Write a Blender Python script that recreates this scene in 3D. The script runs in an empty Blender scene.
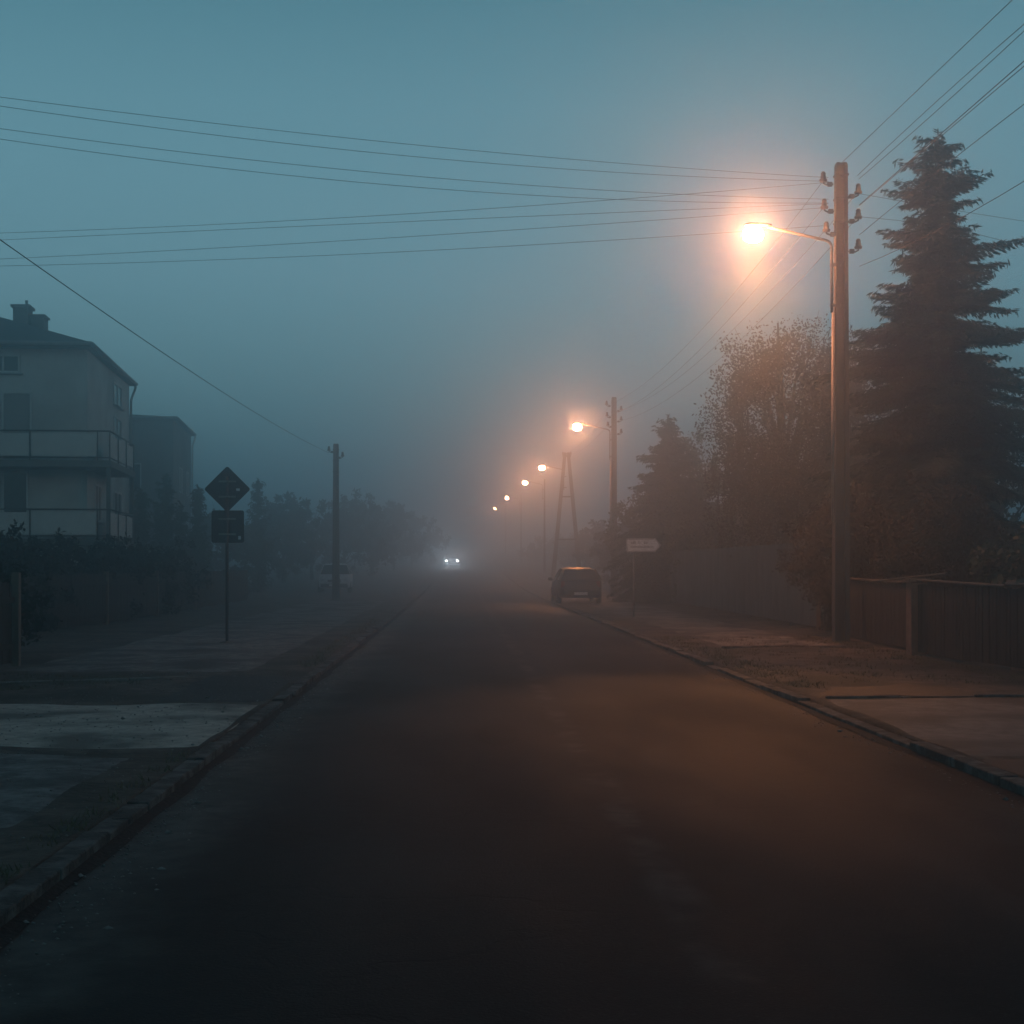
import bpy, math, random
import numpy as np
from mathutils import Vector, Matrix

random.seed(7)
rng = np.random.default_rng(11)
PI = math.pi
sc = bpy.context.scene
COL = sc.collection

# ------------------------------------------------------------------ camera
FPX = 1400.0          # focal length in pixels of the 1024 px frame
VPX, VPY = 460.0, 566.0
CAMZ = 1.6
cam = bpy.data.cameras.new('camera')
cam.sensor_width = 36.0
cam.lens = FPX * 36.0 / 1024.0
cam.shift_x = (512 - VPX) / 1024.0
cam.shift_y = (VPY - 512) / 1024.0
cam.clip_start = 0.05
cam.clip_end = 5000
camo = bpy.data.objects.new('camera', cam)
COL.objects.link(camo)
camo.location = (0, 0, CAMZ)
camo.rotation_euler = (PI / 2, 0, 0)
sc.camera = camo

# ------------------------------------------------------------------ sky
world = bpy.data.worlds.new('World')
sc.world = world
world.use_nodes = True
nt = world.node_tree
for n in list(nt.nodes):
    nt.nodes.remove(n)
wo = nt.nodes.new('ShaderNodeOutputWorld')
bg = nt.nodes.new('ShaderNodeBackground')
sky = nt.nodes.new('ShaderNodeTexSky')
sky.sky_type = 'NISHITA'
sky.sun_disc = False
SUN_EL, SUN_ROT = math.radians(4), math.radians(215)
sky.sun_elevation = SUN_EL
sky.sun_rotation = SUN_ROT
tc = nt.nodes.new('ShaderNodeTexCoord')
sep = nt.nodes.new('ShaderNodeSeparateXYZ')
ramp = nt.nodes.new('ShaderNodeValToRGB')       # overcast: elevation -> colour of the cloud deck
cr = ramp.color_ramp
cr.elements[0].position = 0.0
cr.elements[0].color = (0.15, 0.27, 0.28, 1)
cr.elements[1].position = 1.0
cr.elements[1].color = (0.008, 0.022, 0.045, 1)
e = cr.elements.new(0.09); e.color = (0.250, 0.470, 0.480, 1)
e = cr.elements.new(0.20); e.color = (0.235, 0.455, 0.525, 1)
e = cr.elements.new(0.31); e.color = (0.172, 0.375, 0.450, 1)
e = cr.elements.new(0.40); e.color = (0.080, 0.235, 0.295, 1)
e = cr.elements.new(0.58); e.color = (0.020, 0.058, 0.090, 1)
mul = nt.nodes.new('ShaderNodeMix'); mul.data_type = 'RGBA'; mul.blend_type = 'ADD'
mul.inputs[0].default_value = 1.0
sk = nt.nodes.new('ShaderNodeMix'); sk.data_type = 'RGBA'; sk.blend_type = 'MULTIPLY'
sk.inputs[0].default_value = 1.0
sk.inputs[7].default_value = (0.006, 0.006, 0.006, 1)
nt.links.new(sky.outputs[0], sk.inputs[6])
nt.links.new(tc.outputs['Generated'], sep.inputs[0])
nt.links.new(sep.outputs['Z'], ramp.inputs[0])
nt.links.new(ramp.outputs[0], mul.inputs[6])
nt.links.new(sk.outputs[2], mul.inputs[7])
nt.links.new(mul.outputs[2], bg.inputs[0])
bg.inputs[1].default_value = 1.0
nt.links.new(bg.outputs[0], wo.inputs[0])

# last daylight through the cloud: very weak, very soft
sd = bpy.data.lights.new('sun', 'SUN')
sd.energy = 0.03
sd.angle = math.radians(80)
sd.color = (0.55, 0.85, 1.0)
so = bpy.data.objects.new('sun', sd)
COL.objects.link(so)
so.rotation_euler = (math.radians(50), 0, math.radians(-35))

sc.view_settings.view_transform = 'Standard'
sc.view_settings.look = 'None'
sc.view_settings.exposure = 0.0
sc.view_settings.gamma = 1.0
sc.view_settings.use_curve_mapping = False
cy = sc.cycles
cy.max_bounces = 8
cy.diffuse_bounces = 2
cy.glossy_bounces = 2
cy.transmission_bounces = 4
cy.transparent_max_bounces = 12
cy.volume_bounces = 4
cy.use_denoising = True
cy.sample_clamp_indirect = 4.0
cy.use_adaptive_sampling = False
LAMP_DOWN_W = 950.0
LAMP_LOBE_W = 3700.0
LAMP_COL = (1.0, 0.32, 0.125)
HAZE_D = 0.0138

# ------------------------------------------------------------------ helpers
def terrain(y):
    y = max(y, -50)
    k, y0, s = 0.0235, 82.0, 10.0
    v = (y - y0) / s
    z = k * s * (v if v > 30 else math.log1p(math.exp(v)))
    return 9.0 * math.tanh(z / 11.0) * 1.08

def px(x, y, d):
    """world point seen at pixel (x, y) at depth d"""
    return ((x - VPX) * d / FPX, d, CAMZ + (VPY - y) * d / FPX)

class MB:
    def __init__(s):
        s.v, s.f, s.sm = [], [], []
    def add(s, verts, faces, smooth=False):
        b = len(s.v)
        s.v += [tuple(p) for p in verts]
        s.f += [tuple(i + b for i in f) for f in faces]
        s.sm += [smooth] * len(faces)
        return s
    def box(s, c, size, rz=0.0, rx=0.0, ry=0.0, taper=None):
        hx, hy, hz = size[0] / 2, size[1] / 2, size[2] / 2
        M = Matrix.Translation(c) @ Matrix.Rotation(rz, 4, 'Z') @ Matrix.Rotation(ry, 4, 'Y') @ Matrix.Rotation(rx, 4, 'X')
        vs = []
        for z in (-hz, hz):
            t = taper if (taper and z > 0) else 1.0
            for x, y in ((-hx, -hy), (hx, -hy), (hx, hy), (-hx, hy)):
                vs.append(M @ Vector((x * t, y * t, z)))
        s.add(vs, [(3, 2, 1, 0), (4, 5, 6, 7), (0, 1, 5, 4), (1, 2, 6, 5), (2, 3, 7, 6), (3, 0, 4, 7)])
        return s
    def bev(s, c, size, b=0.01, rz=0.0, ry=0.0, rx=0.0):
        """box with chamfered edges"""
        hx, hy, hz = [q / 2 for q in size]
        b = min(b, hx * .9, hy * .9, hz * .9)
        M = Matrix.Translation(c) @ Matrix.Rotation(rz, 4, 'Z') @ Matrix.Rotation(ry, 4, 'Y') @ Matrix.Rotation(rx, 4, 'X')
        vs = []; idx = {}
        for sx in (-1, 1):
            for sy in (-1, 1):
                for sz in (-1, 1):
                    for a in range(3):
                        p = [sx * (hx - b), sy * (hy - b), sz * (hz - b)]
                        p[a] = (sx, sy, sz)[a] * (hx, hy, hz)[a]
                        idx[(sx, sy, sz, a)] = len(vs)
                        vs.append(M @ Vector(p))
        fs = []
        for a in range(3):
            o = [i for i in range(3) if i != a]
            for sg in (-1, 1):
                q = []
                for (p, r) in ((-1, -1), (1, -1), (1, 1), (-1, 1)):
                    k = [0, 0, 0]; k[a] = sg; k[o[0]] = p; k[o[1]] = r
                    q.append(idx[(*k, a)])
                if (sg < 0) != (a == 1): q.reverse()
                fs.append(tuple(q))
            # edges along axis a
            for p in (-1, 1):
                for r in (-1, 1):
                    k0 = [0, 0, 0]; k1 = [0, 0, 0]
                    k0[a] = -1; k1[a] = 1
                    for k in (k0, k1): k[o[0]] = p; k[o[1]] = r
                    q = [idx[(*k0, o[0])], idx[(*k1, o[0])], idx[(*k1, o[1])], idx[(*k0, o[1])]]
                    if (p * r > 0) != (a == 1): q.reverse()
                    fs.append(tuple(q))
        for sx in (-1, 1):
            for sy in (-1, 1):
                for sz in (-1, 1):
                    q = [idx[(sx, sy, sz, a)] for a in range(3)]
                    if sx * sy * sz < 0: q.reverse()
                    fs.append(tuple(q))
        s.add(vs, fs)
        return s
    def tube(s, pts, r, n=8, cap=True, smooth=True):
        pts = [Vector(p) for p in pts]
        rs = r if isinstance(r, (list, tuple)) else [r] * len(pts)
        vs, fs = [], []
        for i, p in enumerate(pts):
            t = (pts[min(i + 1, len(pts) - 1)] - pts[max(i - 1, 0)]).normalized()
            up = Vector((0, 0, 1)) if abs(t.z) < 0.95 else Vector((0, 1, 0))
            a = t.cross(up).normalized(); b2 = t.cross(a).normalized()
            for k in range(n):
                w = 2 * PI * k / n
                vs.append(p + a * (rs[i] * math.cos(w)) + b2 * (rs[i] * math.sin(w)))
        for i in range(len(pts) - 1):
            for k in range(n):
                k2 = (k + 1) % n
                fs.append((i * n + k, (i + 1) * n + k, (i + 1) * n + k2, i * n + k2))
        if cap:
            fs.append(tuple(range(n)))
            fs.append(tuple(reversed(range((len(pts) - 1) * n, len(pts) * n))))
        s.add(vs, fs, smooth)
        return s
    def prism(s, poly, thick, M):
        """polygon in local xz, extruded along local y by thick, placed by matrix M"""
        n = len(poly)
        vs = [M @ Vector((p[0], -thick / 2, p[1])) for p in poly] + [M @ Vector((p[0], thick / 2, p[1])) for p in poly]
        fs = [tuple(range(n)), tuple(reversed(range(n, 2 * n)))]
        for i in range(n):
            j = (i + 1) % n
            fs.append((j, i, i + n, j + n))
        s.add(vs, fs)
        return s
    def lathe(s, prof, n=16, M=Matrix.Identity(4), smooth=True):
        vs, fs = [], []
        for (r, z) in prof:
            for k in range(n):
                w = 2 * PI * k / n
                vs.append(M @ Vector((r * math.cos(w), r * math.sin(w), z)))
        for i in range(len(prof) - 1):
            for k in range(n):
                k2 = (k + 1) % n
                fs.append((i * n + k, i * n + k2, (i + 1) * n + k2, (i + 1) * n + k))
        s.add(vs, fs, smooth)
        return s
    def build(s, name, mat, parent=None, loc=None):
        me = bpy.data.meshes.new(name)
        me.from_pydata(s.v, [], s.f)
        me.polygons.foreach_set('use_smooth', s.sm)
        me.materials.append(mat)
        me.update()
        o = bpy.data.objects.new(name, me)
        COL.objects.link(o)
        if parent is not None: o.parent = parent
        if loc is not None: o.location = loc
        return o

def mesh_np(name, V, F, mat, parent=None, smooth=False):
    me = bpy.data.meshes.new(name)
    V = np.asarray(V, dtype=np.float32); F = np.asarray(F, dtype=np.int32)
    k = F.shape[1]
    me.vertices.add(len(V)); me.vertices.foreach_set('co', V.ravel())
    me.loops.add(F.size); me.loops.foreach_set('vertex_index', F.ravel())
    me.polygons.add(len(F))
    me.polygons.foreach_set('loop_start', np.arange(0, F.size, k, dtype=np.int32))
    if smooth: me.polygons.foreach_set('use_smooth', np.ones(len(F), dtype=bool))
    me.materials.append(mat)
    me.update(calc_edges=True); me.validate()
    o = bpy.data.objects.new(name, me)
    COL.objects.link(o)
    if parent is not None: o.parent = parent
    return o

def tag(o, label=None, cat=None, group=None, kind=None):
    if label: o['label'] = label
    if cat: o['category'] = cat
    if group: o['group'] = group
    if kind: o['kind'] = kind
    return o

def thing(name, label, cat, loc=(0, 0, 0), rz=0.0, group=None):
    o = bpy.data.objects.new(name, None)
    COL.objects.link(o)
    o.location = loc; o.rotation_euler = (0, 0, rz)
    o.empty_display_size = 0.3
    return tag(o, label, cat, group)

KIDS = {}
def copy_tree(o, parent=None):
    c = o.copy(); COL.objects.link(c)
    if parent is not None: c.parent = parent
    for ch in list(o.children):
        copy_tree(ch, c)
    return c

# ------------------------------------------------------------------ materials
def M(name, col, rough=0.8, col2=None, scale=3.0, bump=0.0, bscale=30.0, metal=0.0, spec=0.5, detail=6, stretch=None, col3=None, scale3=0.4):
    m = bpy.data.materials.new(name)
    m.use_nodes = True
    t = m.node_tree
    b = t.nodes['Principled BSDF']
    b.inputs['Base Color'].default_value = (*col, 1)
    b.inputs['Roughness'].default_value = rough
    b.inputs['Metallic'].default_value = metal
    b.inputs['Specular IOR Level'].default_value = spec
    tcn = t.nodes.new('ShaderNodeTexCoord')
    vec = tcn.outputs['Object']
    if stretch:
        mp = t.nodes.new('ShaderNodeMapping'); mp.inputs['Scale'].default_value = stretch
        t.links.new(vec, mp.inputs[0]); vec = mp.outputs[0]
    if col2 is not None:
        n = t.nodes.new('ShaderNodeTexNoise'); n.inputs['Scale'].default_value = scale; n.inputs['Detail'].default_value = detail
        n.inputs['Roughness'].default_value = 0.62
        r = t.nodes.new('ShaderNodeValToRGB')
        r.color_ramp.elements[0].position = 0.36; r.color_ramp.elements[0].color = (*col, 1)
        r.color_ramp.elements[1].position = 0.66; r.color_ramp.elements[1].color = (*col2, 1)
        t.links.new(vec, n.inputs[0]); t.links.new(n.outputs[0], r.inputs[0])
        out = r.outputs[0]
        if col3 is not None:
            n3 = t.nodes.new('ShaderNodeTexNoise'); n3.inputs['Scale'].default_value = scale3; n3.inputs['Detail'].default_value = 4
            r3 = t.nodes.new('ShaderNodeValToRGB')
            r3.color_ramp.elements[0].position = 0.45; r3.color_ramp.elements[0].color = (0, 0, 0, 1)
            r3.color_ramp.elements[1].position = 0.62; r3.color_ramp.elements[1].color = (1, 1, 1, 1)
            mx = t.nodes.new('ShaderNodeMix'); mx.data_type = 'RGBA'
            t.links.new(vec, n3.inputs[0]); t.links.new(n3.outputs[0], r3.inputs[0]); t.links.new(r3.outputs[0], mx.inputs[0])
            t.links.new(out, mx.inputs[6]); mx.inputs[7].default_value = (*col3, 1)
            out = mx.outputs[2]
        t.links.new(out, b.inputs['Base Color'])
    if bump > 0:
        nb = t.nodes.new('ShaderNodeTexNoise'); nb.inputs['Scale'].default_value = bscale; nb.inputs['Detail'].default_value = 5
        bp = t.nodes.new('ShaderNodeBump'); bp.inputs['Strength'].default_value = bump; bp.inputs['Distance'].default_value = 0.02
        t.links.new(vec, nb.inputs[0]); t.links.new(nb.outputs[0], bp.inputs['Height']); t.links.new(bp.outputs[0], b.inputs['Normal'])
    return m

def emis(name, col, strength):
    m = bpy.data.materials.new(name); m.use_nodes = True
    t = m.node_tree
    b = t.nodes['Principled BSDF']
    b.inputs['Base Color'].default_value = (0.8, 0.7, 0.6, 1)
    b.inputs['Emission Color'].default_value = (*col, 1)
    b.inputs['Emission Strength'].default_value = strength
    return m

m_ground = M('dirt_verge', (0.030, 0.025, 0.019), 0.95, (0.125, 0.102, 0.078), 4.5, 1.0, 14, col3=(0.022, 0.022, 0.014), scale3=0.7)
m_slab = M('worn_concrete', (0.080, 0.078, 0.073), 0.85, (0.17, 0.165, 0.155), 5.5, 0.5, 22, col3=(0.050, 0.049, 0.045), scale3=0.9)
m_sand = M('pale_drive', (0.34, 0.30, 0.25), 0.9, (0.56, 0.50, 0.42), 7.0, 0.9, 18, col3=(0.16, 0.145, 0.12), scale3=1.1)
m_path = M('old_pavement', (0.070, 0.068, 0.063), 0.9, (0.24, 0.235, 0.22), 6.0, 0.9, 25, col3=(0.050, 0.049, 0.045), scale3=0.9)
m_patch = M('dark_asphalt', (0.014, 0.014, 0.015), 0.8, (0.026, 0.026, 0.026), 5, 0.5, 60)
m_kerb = M('kerb_concrete', (0.026, 0.025, 0.022), 0.95, (0.062, 0.058, 0.052), 7, 0.8, 30, col3=(0.14, 0.132, 0.120), scale3=5.5)
m_gutter = M('gutter_shade', (0.006, 0.006, 0.006), 0.95, (0.016, 0.015, 0.013), 4, 0.8, 30)  # near-black: the shadow line at the kerb foot, put into the colour
m_concrete = M('pole_concrete', (0.055, 0.046, 0.040), 0.85, (0.115, 0.095, 0.080), 3.0, 0.4, 30, stretch=(1, 1, 0.25))
m_wire = M('wire', (0.012, 0.013, 0.014), 0.6)
m_iron = M('dark_iron', (0.025, 0.023, 0.022), 0.55, (0.05, 0.04, 0.035), 12, metal=0.5)
m_porc = M('porcelain', (0.10, 0.055, 0.035), 0.3)
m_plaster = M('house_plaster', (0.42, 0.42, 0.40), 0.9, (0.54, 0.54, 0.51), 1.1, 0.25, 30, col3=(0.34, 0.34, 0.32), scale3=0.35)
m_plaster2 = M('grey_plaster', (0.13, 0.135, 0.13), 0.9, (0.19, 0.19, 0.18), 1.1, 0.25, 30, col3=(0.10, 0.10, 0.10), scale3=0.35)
m_roof = M('roof_sheet', (0.030, 0.030, 0.032), 0.7, (0.050, 0.048, 0.048), 2, 0.3, 8)
m_soffit = M('soffit_board', (0.06, 0.06, 0.058), 0.8, (0.09, 0.09, 0.085), 3)
m_slabc = M('balcony_concrete', (0.09, 0.09, 0.085), 0.85, (0.14, 0.14, 0.13), 2.5, 0.3, 20)
m_panel = M('balcony_panel', (0.48, 0.48, 0.45), 0.7, (0.56, 0.56, 0.53), 2.5)
m_chim = M('chimney_brick', (0.06, 0.045, 0.04), 0.9, (0.10, 0.08, 0.07), 6, 0.5, 20)
m_frame = M('window_frame', (0.42, 0.42, 0.40), 0.5, (0.5, 0.5, 0.48), 3)
m_glass = M('window_glass', (0.010, 0.012, 0.014), 0.12, spec=0.6)
m_curtain = M('roller_shutter', (0.20, 0.205, 0.20), 0.7, (0.24, 0.24, 0.235), 2, stretch=(1, 1, 25))
m_zinc = M('zinc', (0.16, 0.17, 0.17), 0.45, (0.25, 0.26, 0.26), 4, metal=0.6)
m_conduit = M('galvanised_pipe', (0.20, 0.19, 0.175), 0.6, (0.28, 0.265, 0.25), 6)
m_arm = M('lamp_arm_paint', (0.10, 0.095, 0.09), 0.6, (0.15, 0.14, 0.13), 6)
m_leaf3 = M('birch_leaves', (0.040, 0.028, 0.019), 0.8, (0.105, 0.070, 0.042), 3.0)
m_edge = M('pale_edging', (0.13, 0.125, 0.11), 0.85, (0.24, 0.23, 0.21), 4, 0.4, 20)
m_wood = M('fence_wood', (0.016, 0.011, 0.009), 0.9, (0.045, 0.030, 0.022), 3, 0.5, 20, stretch=(6, 6, 0.6))
m_wood2 = M('fence_rail_wood', (0.10, 0.07, 0.05), 0.75, (0.16, 0.115, 0.08), 4, 0.4, 20)
m_brick = M('pier_brick', (0.16, 0.08, 0.055), 0.9, (0.26, 0.14, 0.10), 6, 0.7, 25)
m_sheet = M('fence_sheet', (0.055, 0.062, 0.066), 0.7, (0.12, 0.13, 0.135), 1.5, 0.2, 20, stretch=(3, 3, 0.5))
m_bark = M('bark', (0.035, 0.028, 0.022), 0.95, (0.07, 0.058, 0.046), 8, 0.8, 25, stretch=(1, 1, 0.3))
m_birch = M('birch_bark', (0.05, 0.045, 0.04), 0.9, (0.25, 0.24, 0.22), 5, 0.5, 20)
m_spruce = M('spruce_needles', (0.018, 0.030, 0.018), 0.8, (0.048, 0.066, 0.042), 3.5)
m_conif = M('conifer_scales', (0.022, 0.034, 0.020), 0.85, (0.045, 0.062, 0.036), 4)
m_leaf = M('leaves', (0.040, 0.050, 0.022), 0.7, (0.095, 0.100, 0.045), 3.0)
m_leaf2 = M('rusty_leaves', (0.022, 0.020, 0.012), 0.85, (0.065, 0.048, 0.026), 5.0)
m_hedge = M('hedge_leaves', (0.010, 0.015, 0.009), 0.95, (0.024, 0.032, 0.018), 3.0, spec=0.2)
m_grass = M('grass', (0.075, 0.072, 0.040), 0.9, (0.17, 0.145, 0.085), 2.0)
m_stone = M('gravel', (0.12, 0.115, 0.105), 0.9, (0.30, 0.29, 0.27), 9)
m_signback = M('sign_back', (0.045, 0.047, 0.05), 0.65, (0.07, 0.07, 0.072), 4, metal=0.2)
m_signwhite = M('sign_white', (0.55, 0.56, 0.58), 0.5, (0.68, 0.69, 0.70), 4)
m_ink = M('sign_ink', (0.06, 0.06, 0.07), 0.6)
m_lamphead = M('lamp_housing', (0.14, 0.14, 0.14), 0.5, metal=0.3)
m_bowl = emis('lit_lamp_bowl', (1.0, 0.345, 0.15), 600.0)
m_carA = M('car_paint_grey', (0.10, 0.11, 0.12), 0.35, spec=0.5)
m_carB = M('car_paint_dark', (0.025, 0.028, 0.035), 0.5, spec=0.5)
m_carC = M('car_paint_pale', (0.42, 0.43, 0.44), 0.35)
m_tyre = M('tyre', (0.014, 0.014, 0.014), 0.9)
m_rim = M('rim', (0.3, 0.3, 0.31), 0.4, metal=0.7)
m_plate = M('number_plate', (0.6, 0.6, 0.58), 0.5)
m_headon = emis('lit_headlight', (0.96, 0.93, 0.95), 45.0)
m_headoff = M('headlight_glass', (0.35, 0.36, 0.38), 0.15)
m_tail = M('tail_lens', (0.22, 0.012, 0.01), 0.25)

# asphalt: tarmac, worn dusty edges, a worn seam along the middle and patches
def asphalt():
    m = bpy.data.materials.new('asphalt'); m.use_nodes = True
    t = m.node_tree; N = t.nodes.new; L = t.links.new
    b = t.nodes['Principled BSDF']
    tcn = N('ShaderNodeTexCoord'); sp = N('ShaderNodeSeparateXYZ'); L(tcn.outputs['Object'], sp.inputs[0])
    def noise(scale, detail=5, stretch=None, rough=0.6):
        n = N('ShaderNodeTexNoise'); n.inputs['Scale'].default_value = scale; n.inputs['Detail'].default_value = detail
        n.inputs['Roughness'].default_value = rough
        if stretch:
            mp = N('ShaderNodeMapping'); mp.inputs['Scale'].default_value = stretch; L(tcn.outputs['Object'], mp.inputs[0]); L(mp.outputs[0], n.inputs[0])
        else: L(tcn.outputs['Object'], n.inputs[0])
        return n.outputs[0]
    def math_(op, a, bb, clamp=False):
        n = N('ShaderNodeMath'); n.operation = op; n.use_clamp = clamp
        for i, q in enumerate((a, bb)):
            if q is None: continue
            if isinstance(q, (int, float)): n.inputs[i].default_value = q
            else: L(q, n.inputs[i])
        return n.outputs[0]
    def rampf(src, p0, p1, c0=0.0, c1=1.0):
        n = N('ShaderNodeMapRange'); n.inputs[1].default_value = p0; n.inputs[2].default_value = p1
        n.inputs[3].default_value = c0; n.inputs[4].default_value = c1; n.interpolation_type = 'SMOOTHSTEP'
        L(src, n.inputs[0]); return n.outputs[0]
    def mix(f, a, c):
        n = N('ShaderNodeMix'); n.data_type = 'RGBA'; L(f, n.inputs[0])
        if isinstance(a, tuple): n.inputs[6].default_value = (*a, 1)
        else: L(a, n.inputs[6])
        n.inputs[7].default_value = (*c, 1)
        return n.outputs[2]
    wob = math_('MULTIPLY', math_('SUBTRACT', noise(0.8, 4), 0.5), 1.3)
    x = math_('ADD', sp.outputs['X'], wob)
    big = rampf(noise(0.35, 3, (1, 0.35, 1)), 0.35, 0.65)
    c = mix(big, (0.013, 0.0138, 0.0148), (0.022, 0.022, 0.0230))
    fine = rampf(noise(48, 3), 0.58, 0.72)
    c = mix(math_('MULTIPLY', fine, 0.35), c, (0.085, 0.082, 0.078))
    mott = rampf(noise(9, 5), 0.40, 0.66)
    c = mix(math_('MULTIPLY', mott, 0.45), c, (0.027, 0.027, 0.027))
    trk = rampf(math_('ABSOLUTE', math_('SUBTRACT', math_('ABSOLUTE', math_('SUBTRACT', x, 2.35), None), 0.75), None), 0.32, 0.05)
    c = mix(math_('MULTIPLY', trk, 0.30), c, (0.032, 0.032, 0.032))
    pt = rampf(noise(0.22, 1, (1.6, 0.5, 1)), 0.605, 0.615)
    c = mix(math_('MULTIPLY', pt, 0.8), c, (0.010, 0.010, 0.0105))
    left = rampf(x, -1.15, -1.95)
    leftc = math_('MULTIPLY', left, rampf(noise(5.0, 5), 0.30, 0.70, 0.35, 1.0))
    c = mix(leftc, c, (0.125, 0.118, 0.105))
    right = rampf(x, 3.25, 3.95)
    c = mix(math_('MULTIPLY', right, 0.6), c, (0.055, 0.050, 0.042))
    xs = math_('ADD', sp.outputs['X'], math_('MULTIPLY', math_('SUBTRACT', noise(1.5, 3), 0.5), 0.25))
    seam = rampf(math_('ABSOLUTE', math_('SUBTRACT', xs, 1.02), None), 0.16, 0.03)
    seam = math_('MULTIPLY', seam, rampf(noise(1.3, 4), 0.38, 0.62))
    c = mix(math_('MULTIPLY', seam, 0.7), c, (0.085, 0.080, 0.076))
    # hairline cracks
    vo = N('ShaderNodeTexVoronoi'); vo.feature = 'DISTANCE_TO_EDGE'; vo.inputs['Scale'].default_value = 0.55
    wv = N('ShaderNodeVectorMath'); wv.operation = 'MULTIPLY_ADD'
    nn = N('ShaderNodeTexNoise'); nn.inputs['Scale'].default_value = 2.5; nn.inputs['Detail'].default_value = 5
    L(tcn.outputs['Object'], nn.inputs[0]); L(nn.outputs[1], wv.inputs[0]); wv.inputs[1].default_value = (0.9, 0.9, 0)
    L(tcn.outputs['Object'], wv.inputs[2]); L(wv.outputs[0], vo.inputs[0])
    crack = math_('MULTIPLY', rampf(vo.outputs[0], 0.016, 0.004), rampf(noise(0.3, 2), 0.40, 0.55))
    c = mix(math_('MULTIPLY', crack, 0.35), c, (0.008, 0.008, 0.008))
    L(c, b.inputs['Base Color'])
    ro = rampf(noise(0.5, 4, (1, 0.3, 1)), 0.35, 0.7, 0.72, 0.86)
    L(ro, b.inputs['Roughness'])
    b.inputs['Specular IOR Level'].default_value = 0.16
    bp = N('ShaderNodeBump'); bp.inputs['Strength'].default_value = 0.55; bp.inputs['Distance'].default_value = 0.012
    L(math_('ADD', noise(70, 3), math_('MULTIPLY', crack, -0.35)), bp.inputs['Height'])
    L(bp.outputs[0], b.inputs['Normal'])
    return m
m_asphalt = asphalt()

# ------------------------------------------------------------------ ground, road, kerbs
RL, RR = -2.0, 3.85
KW, KH = 0.15, 0.09

def vnoise(x, y, s=1.0, seed=0):
    return (math.sin(x * 1.7 * s + seed) * math.cos(y * 1.3 * s + seed * 1.7) + 0.5 * math.sin(x * 2.9 * s + y * 2.3 * s + seed))

def ground_z(x, y):
    """top of the verge"""
    edge = min(1.0, max(0.0, min(abs(x - (RL - KW)), abs(x - (RR + KW))) / 0.6))
    near = 1.0 if (-14 < x < 14 and y < 60) else 0.0
    return terrain(y) + KH - 0.012 + near * edge * (0.014 * vnoise(x, y, 1.0) + 0.005 * vnoise(x, y, 1.9, 4)) + 0.012 * edge * min(1, abs(x) / 10)

def build_ground():
    xs = list(np.linspace(-700, -60, 12)) + list(np.linspace(-50, -14, 13)) + list(np.arange(-13, RL - KW - 0.02, 0.2)) + [RL - KW, RL - KW + 0.01]
    xs += [RR + KW - 0.01, RR + KW] + list(np.arange(RR + KW + 0.2, 13, 0.2)) + list(np.linspace(14, 50, 13)) + list(np.linspace(60, 700, 12))
    ys = list(np.linspace(-60, 0, 7)) + list(np.arange(2, 45, 0.25)) + list(np.linspace(45, 120, 31)) + list(np.linspace(125, 500, 40)) + list(np.linspace(550, 950, 6))
    V = []
    for y in ys:
        for x in xs:
            under = (RL - KW + 0.005 < x < RR + KW - 0.005)
            z = terrain(y) - 0.25 if under else ground_z(x, y)
            V.append((x, y, z))
    nx = len(xs)
    F = [(j * nx + i, j * nx + i + 1, (j + 1) * nx + i + 1, (j + 1) * nx + i) for j in range(len(ys) - 1) for i in range(nx - 1)]
    o = mesh_np('ground', V, F, m_ground, smooth=False)
    tag(o, kind='structure')
build_ground()

def build_road():
    xs = np.linspace(RL, RR, 24)
    ys = list(np.linspace(-60, 2, 8)) + list(np.arange(3, 60, 0.5)) + list(np.linspace(60, 600, 90))
    V = []
    for y in ys:
        for x in xs:
            c = 0.035 * (1 - ((x - (RL + RR) / 2) / ((RR - RL) / 2)) ** 2)
            V.append((x, y, terrain(y) + c + (0.004 * vnoise(x, y, .7) if y < 60 else 0)))
    nx = len(xs)
    F = [(j * nx + i, j * nx + i + 1, (j + 1) * nx + i + 1, (j + 1) * nx + i) for j in range(len(ys) - 1) for i in range(nx - 1)]
    tag(mesh_np('road', V, F, m_asphalt, smooth=True), kind='structure')
build_road()

def build_kerb(xc, seed, low=()):
    r = random.Random(seed)
    mb = MB()
    y = -6.0
    while y < 130:
        L = 1.0
        h = KH + r.uniform(-0.018, 0.012)
        dx = r.uniform(-0.012, 0.012)
        if y < 60 and r.random() < 0.10: h -= 0.03
        for (a, b2) in low:
            if a < y < b2: h = 0.06
        cz = (terrain(y) + terrain(y + L)) / 2
        tilt = math.atan2(terrain(y + L) - terrain(y), L)
        mb.bev((xc + dx, y + L / 2, cz + h / 2 - 0.10), (KW - 0.004, L - 0.012 - r.uniform(0, 0.012), h + 0.20), 0.007,
               rx=tilt, rz=r.uniform(-0.008, 0.008), ry=r.uniform(-0.04, 0.04))
        if y < 40 and r.random() < 0.35:   # broken corner lumps
            mb.bev((xc + dx + r.uniform(-.08, .08), y + r.uniform(.1, .9), cz + h - 0.02), (0.07, 0.12, 0.05), 0.015, rz=r.uniform(0, 3))
        y += L
    # far run as long stones
    while y < 500:
        L = 12.0
        cz = (terrain(y) + terrain(y + L)) / 2
        tilt = math.atan2(terrain(y + L) - terrain(y), L)
        mb.bev((xc, y + L / 2, cz + KH / 2 - 0.1), (KW, L, KH + 0.2), 0.018, rx=tilt)
        y += L
    return tag(mb.build('kerb', m_kerb), kind='structure')
build_kerb(RL - KW / 2, 3, low=((11.5, 15.5),))
build_kerb(RR + KW / 2, 5, low=((11, 16.0),))

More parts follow.
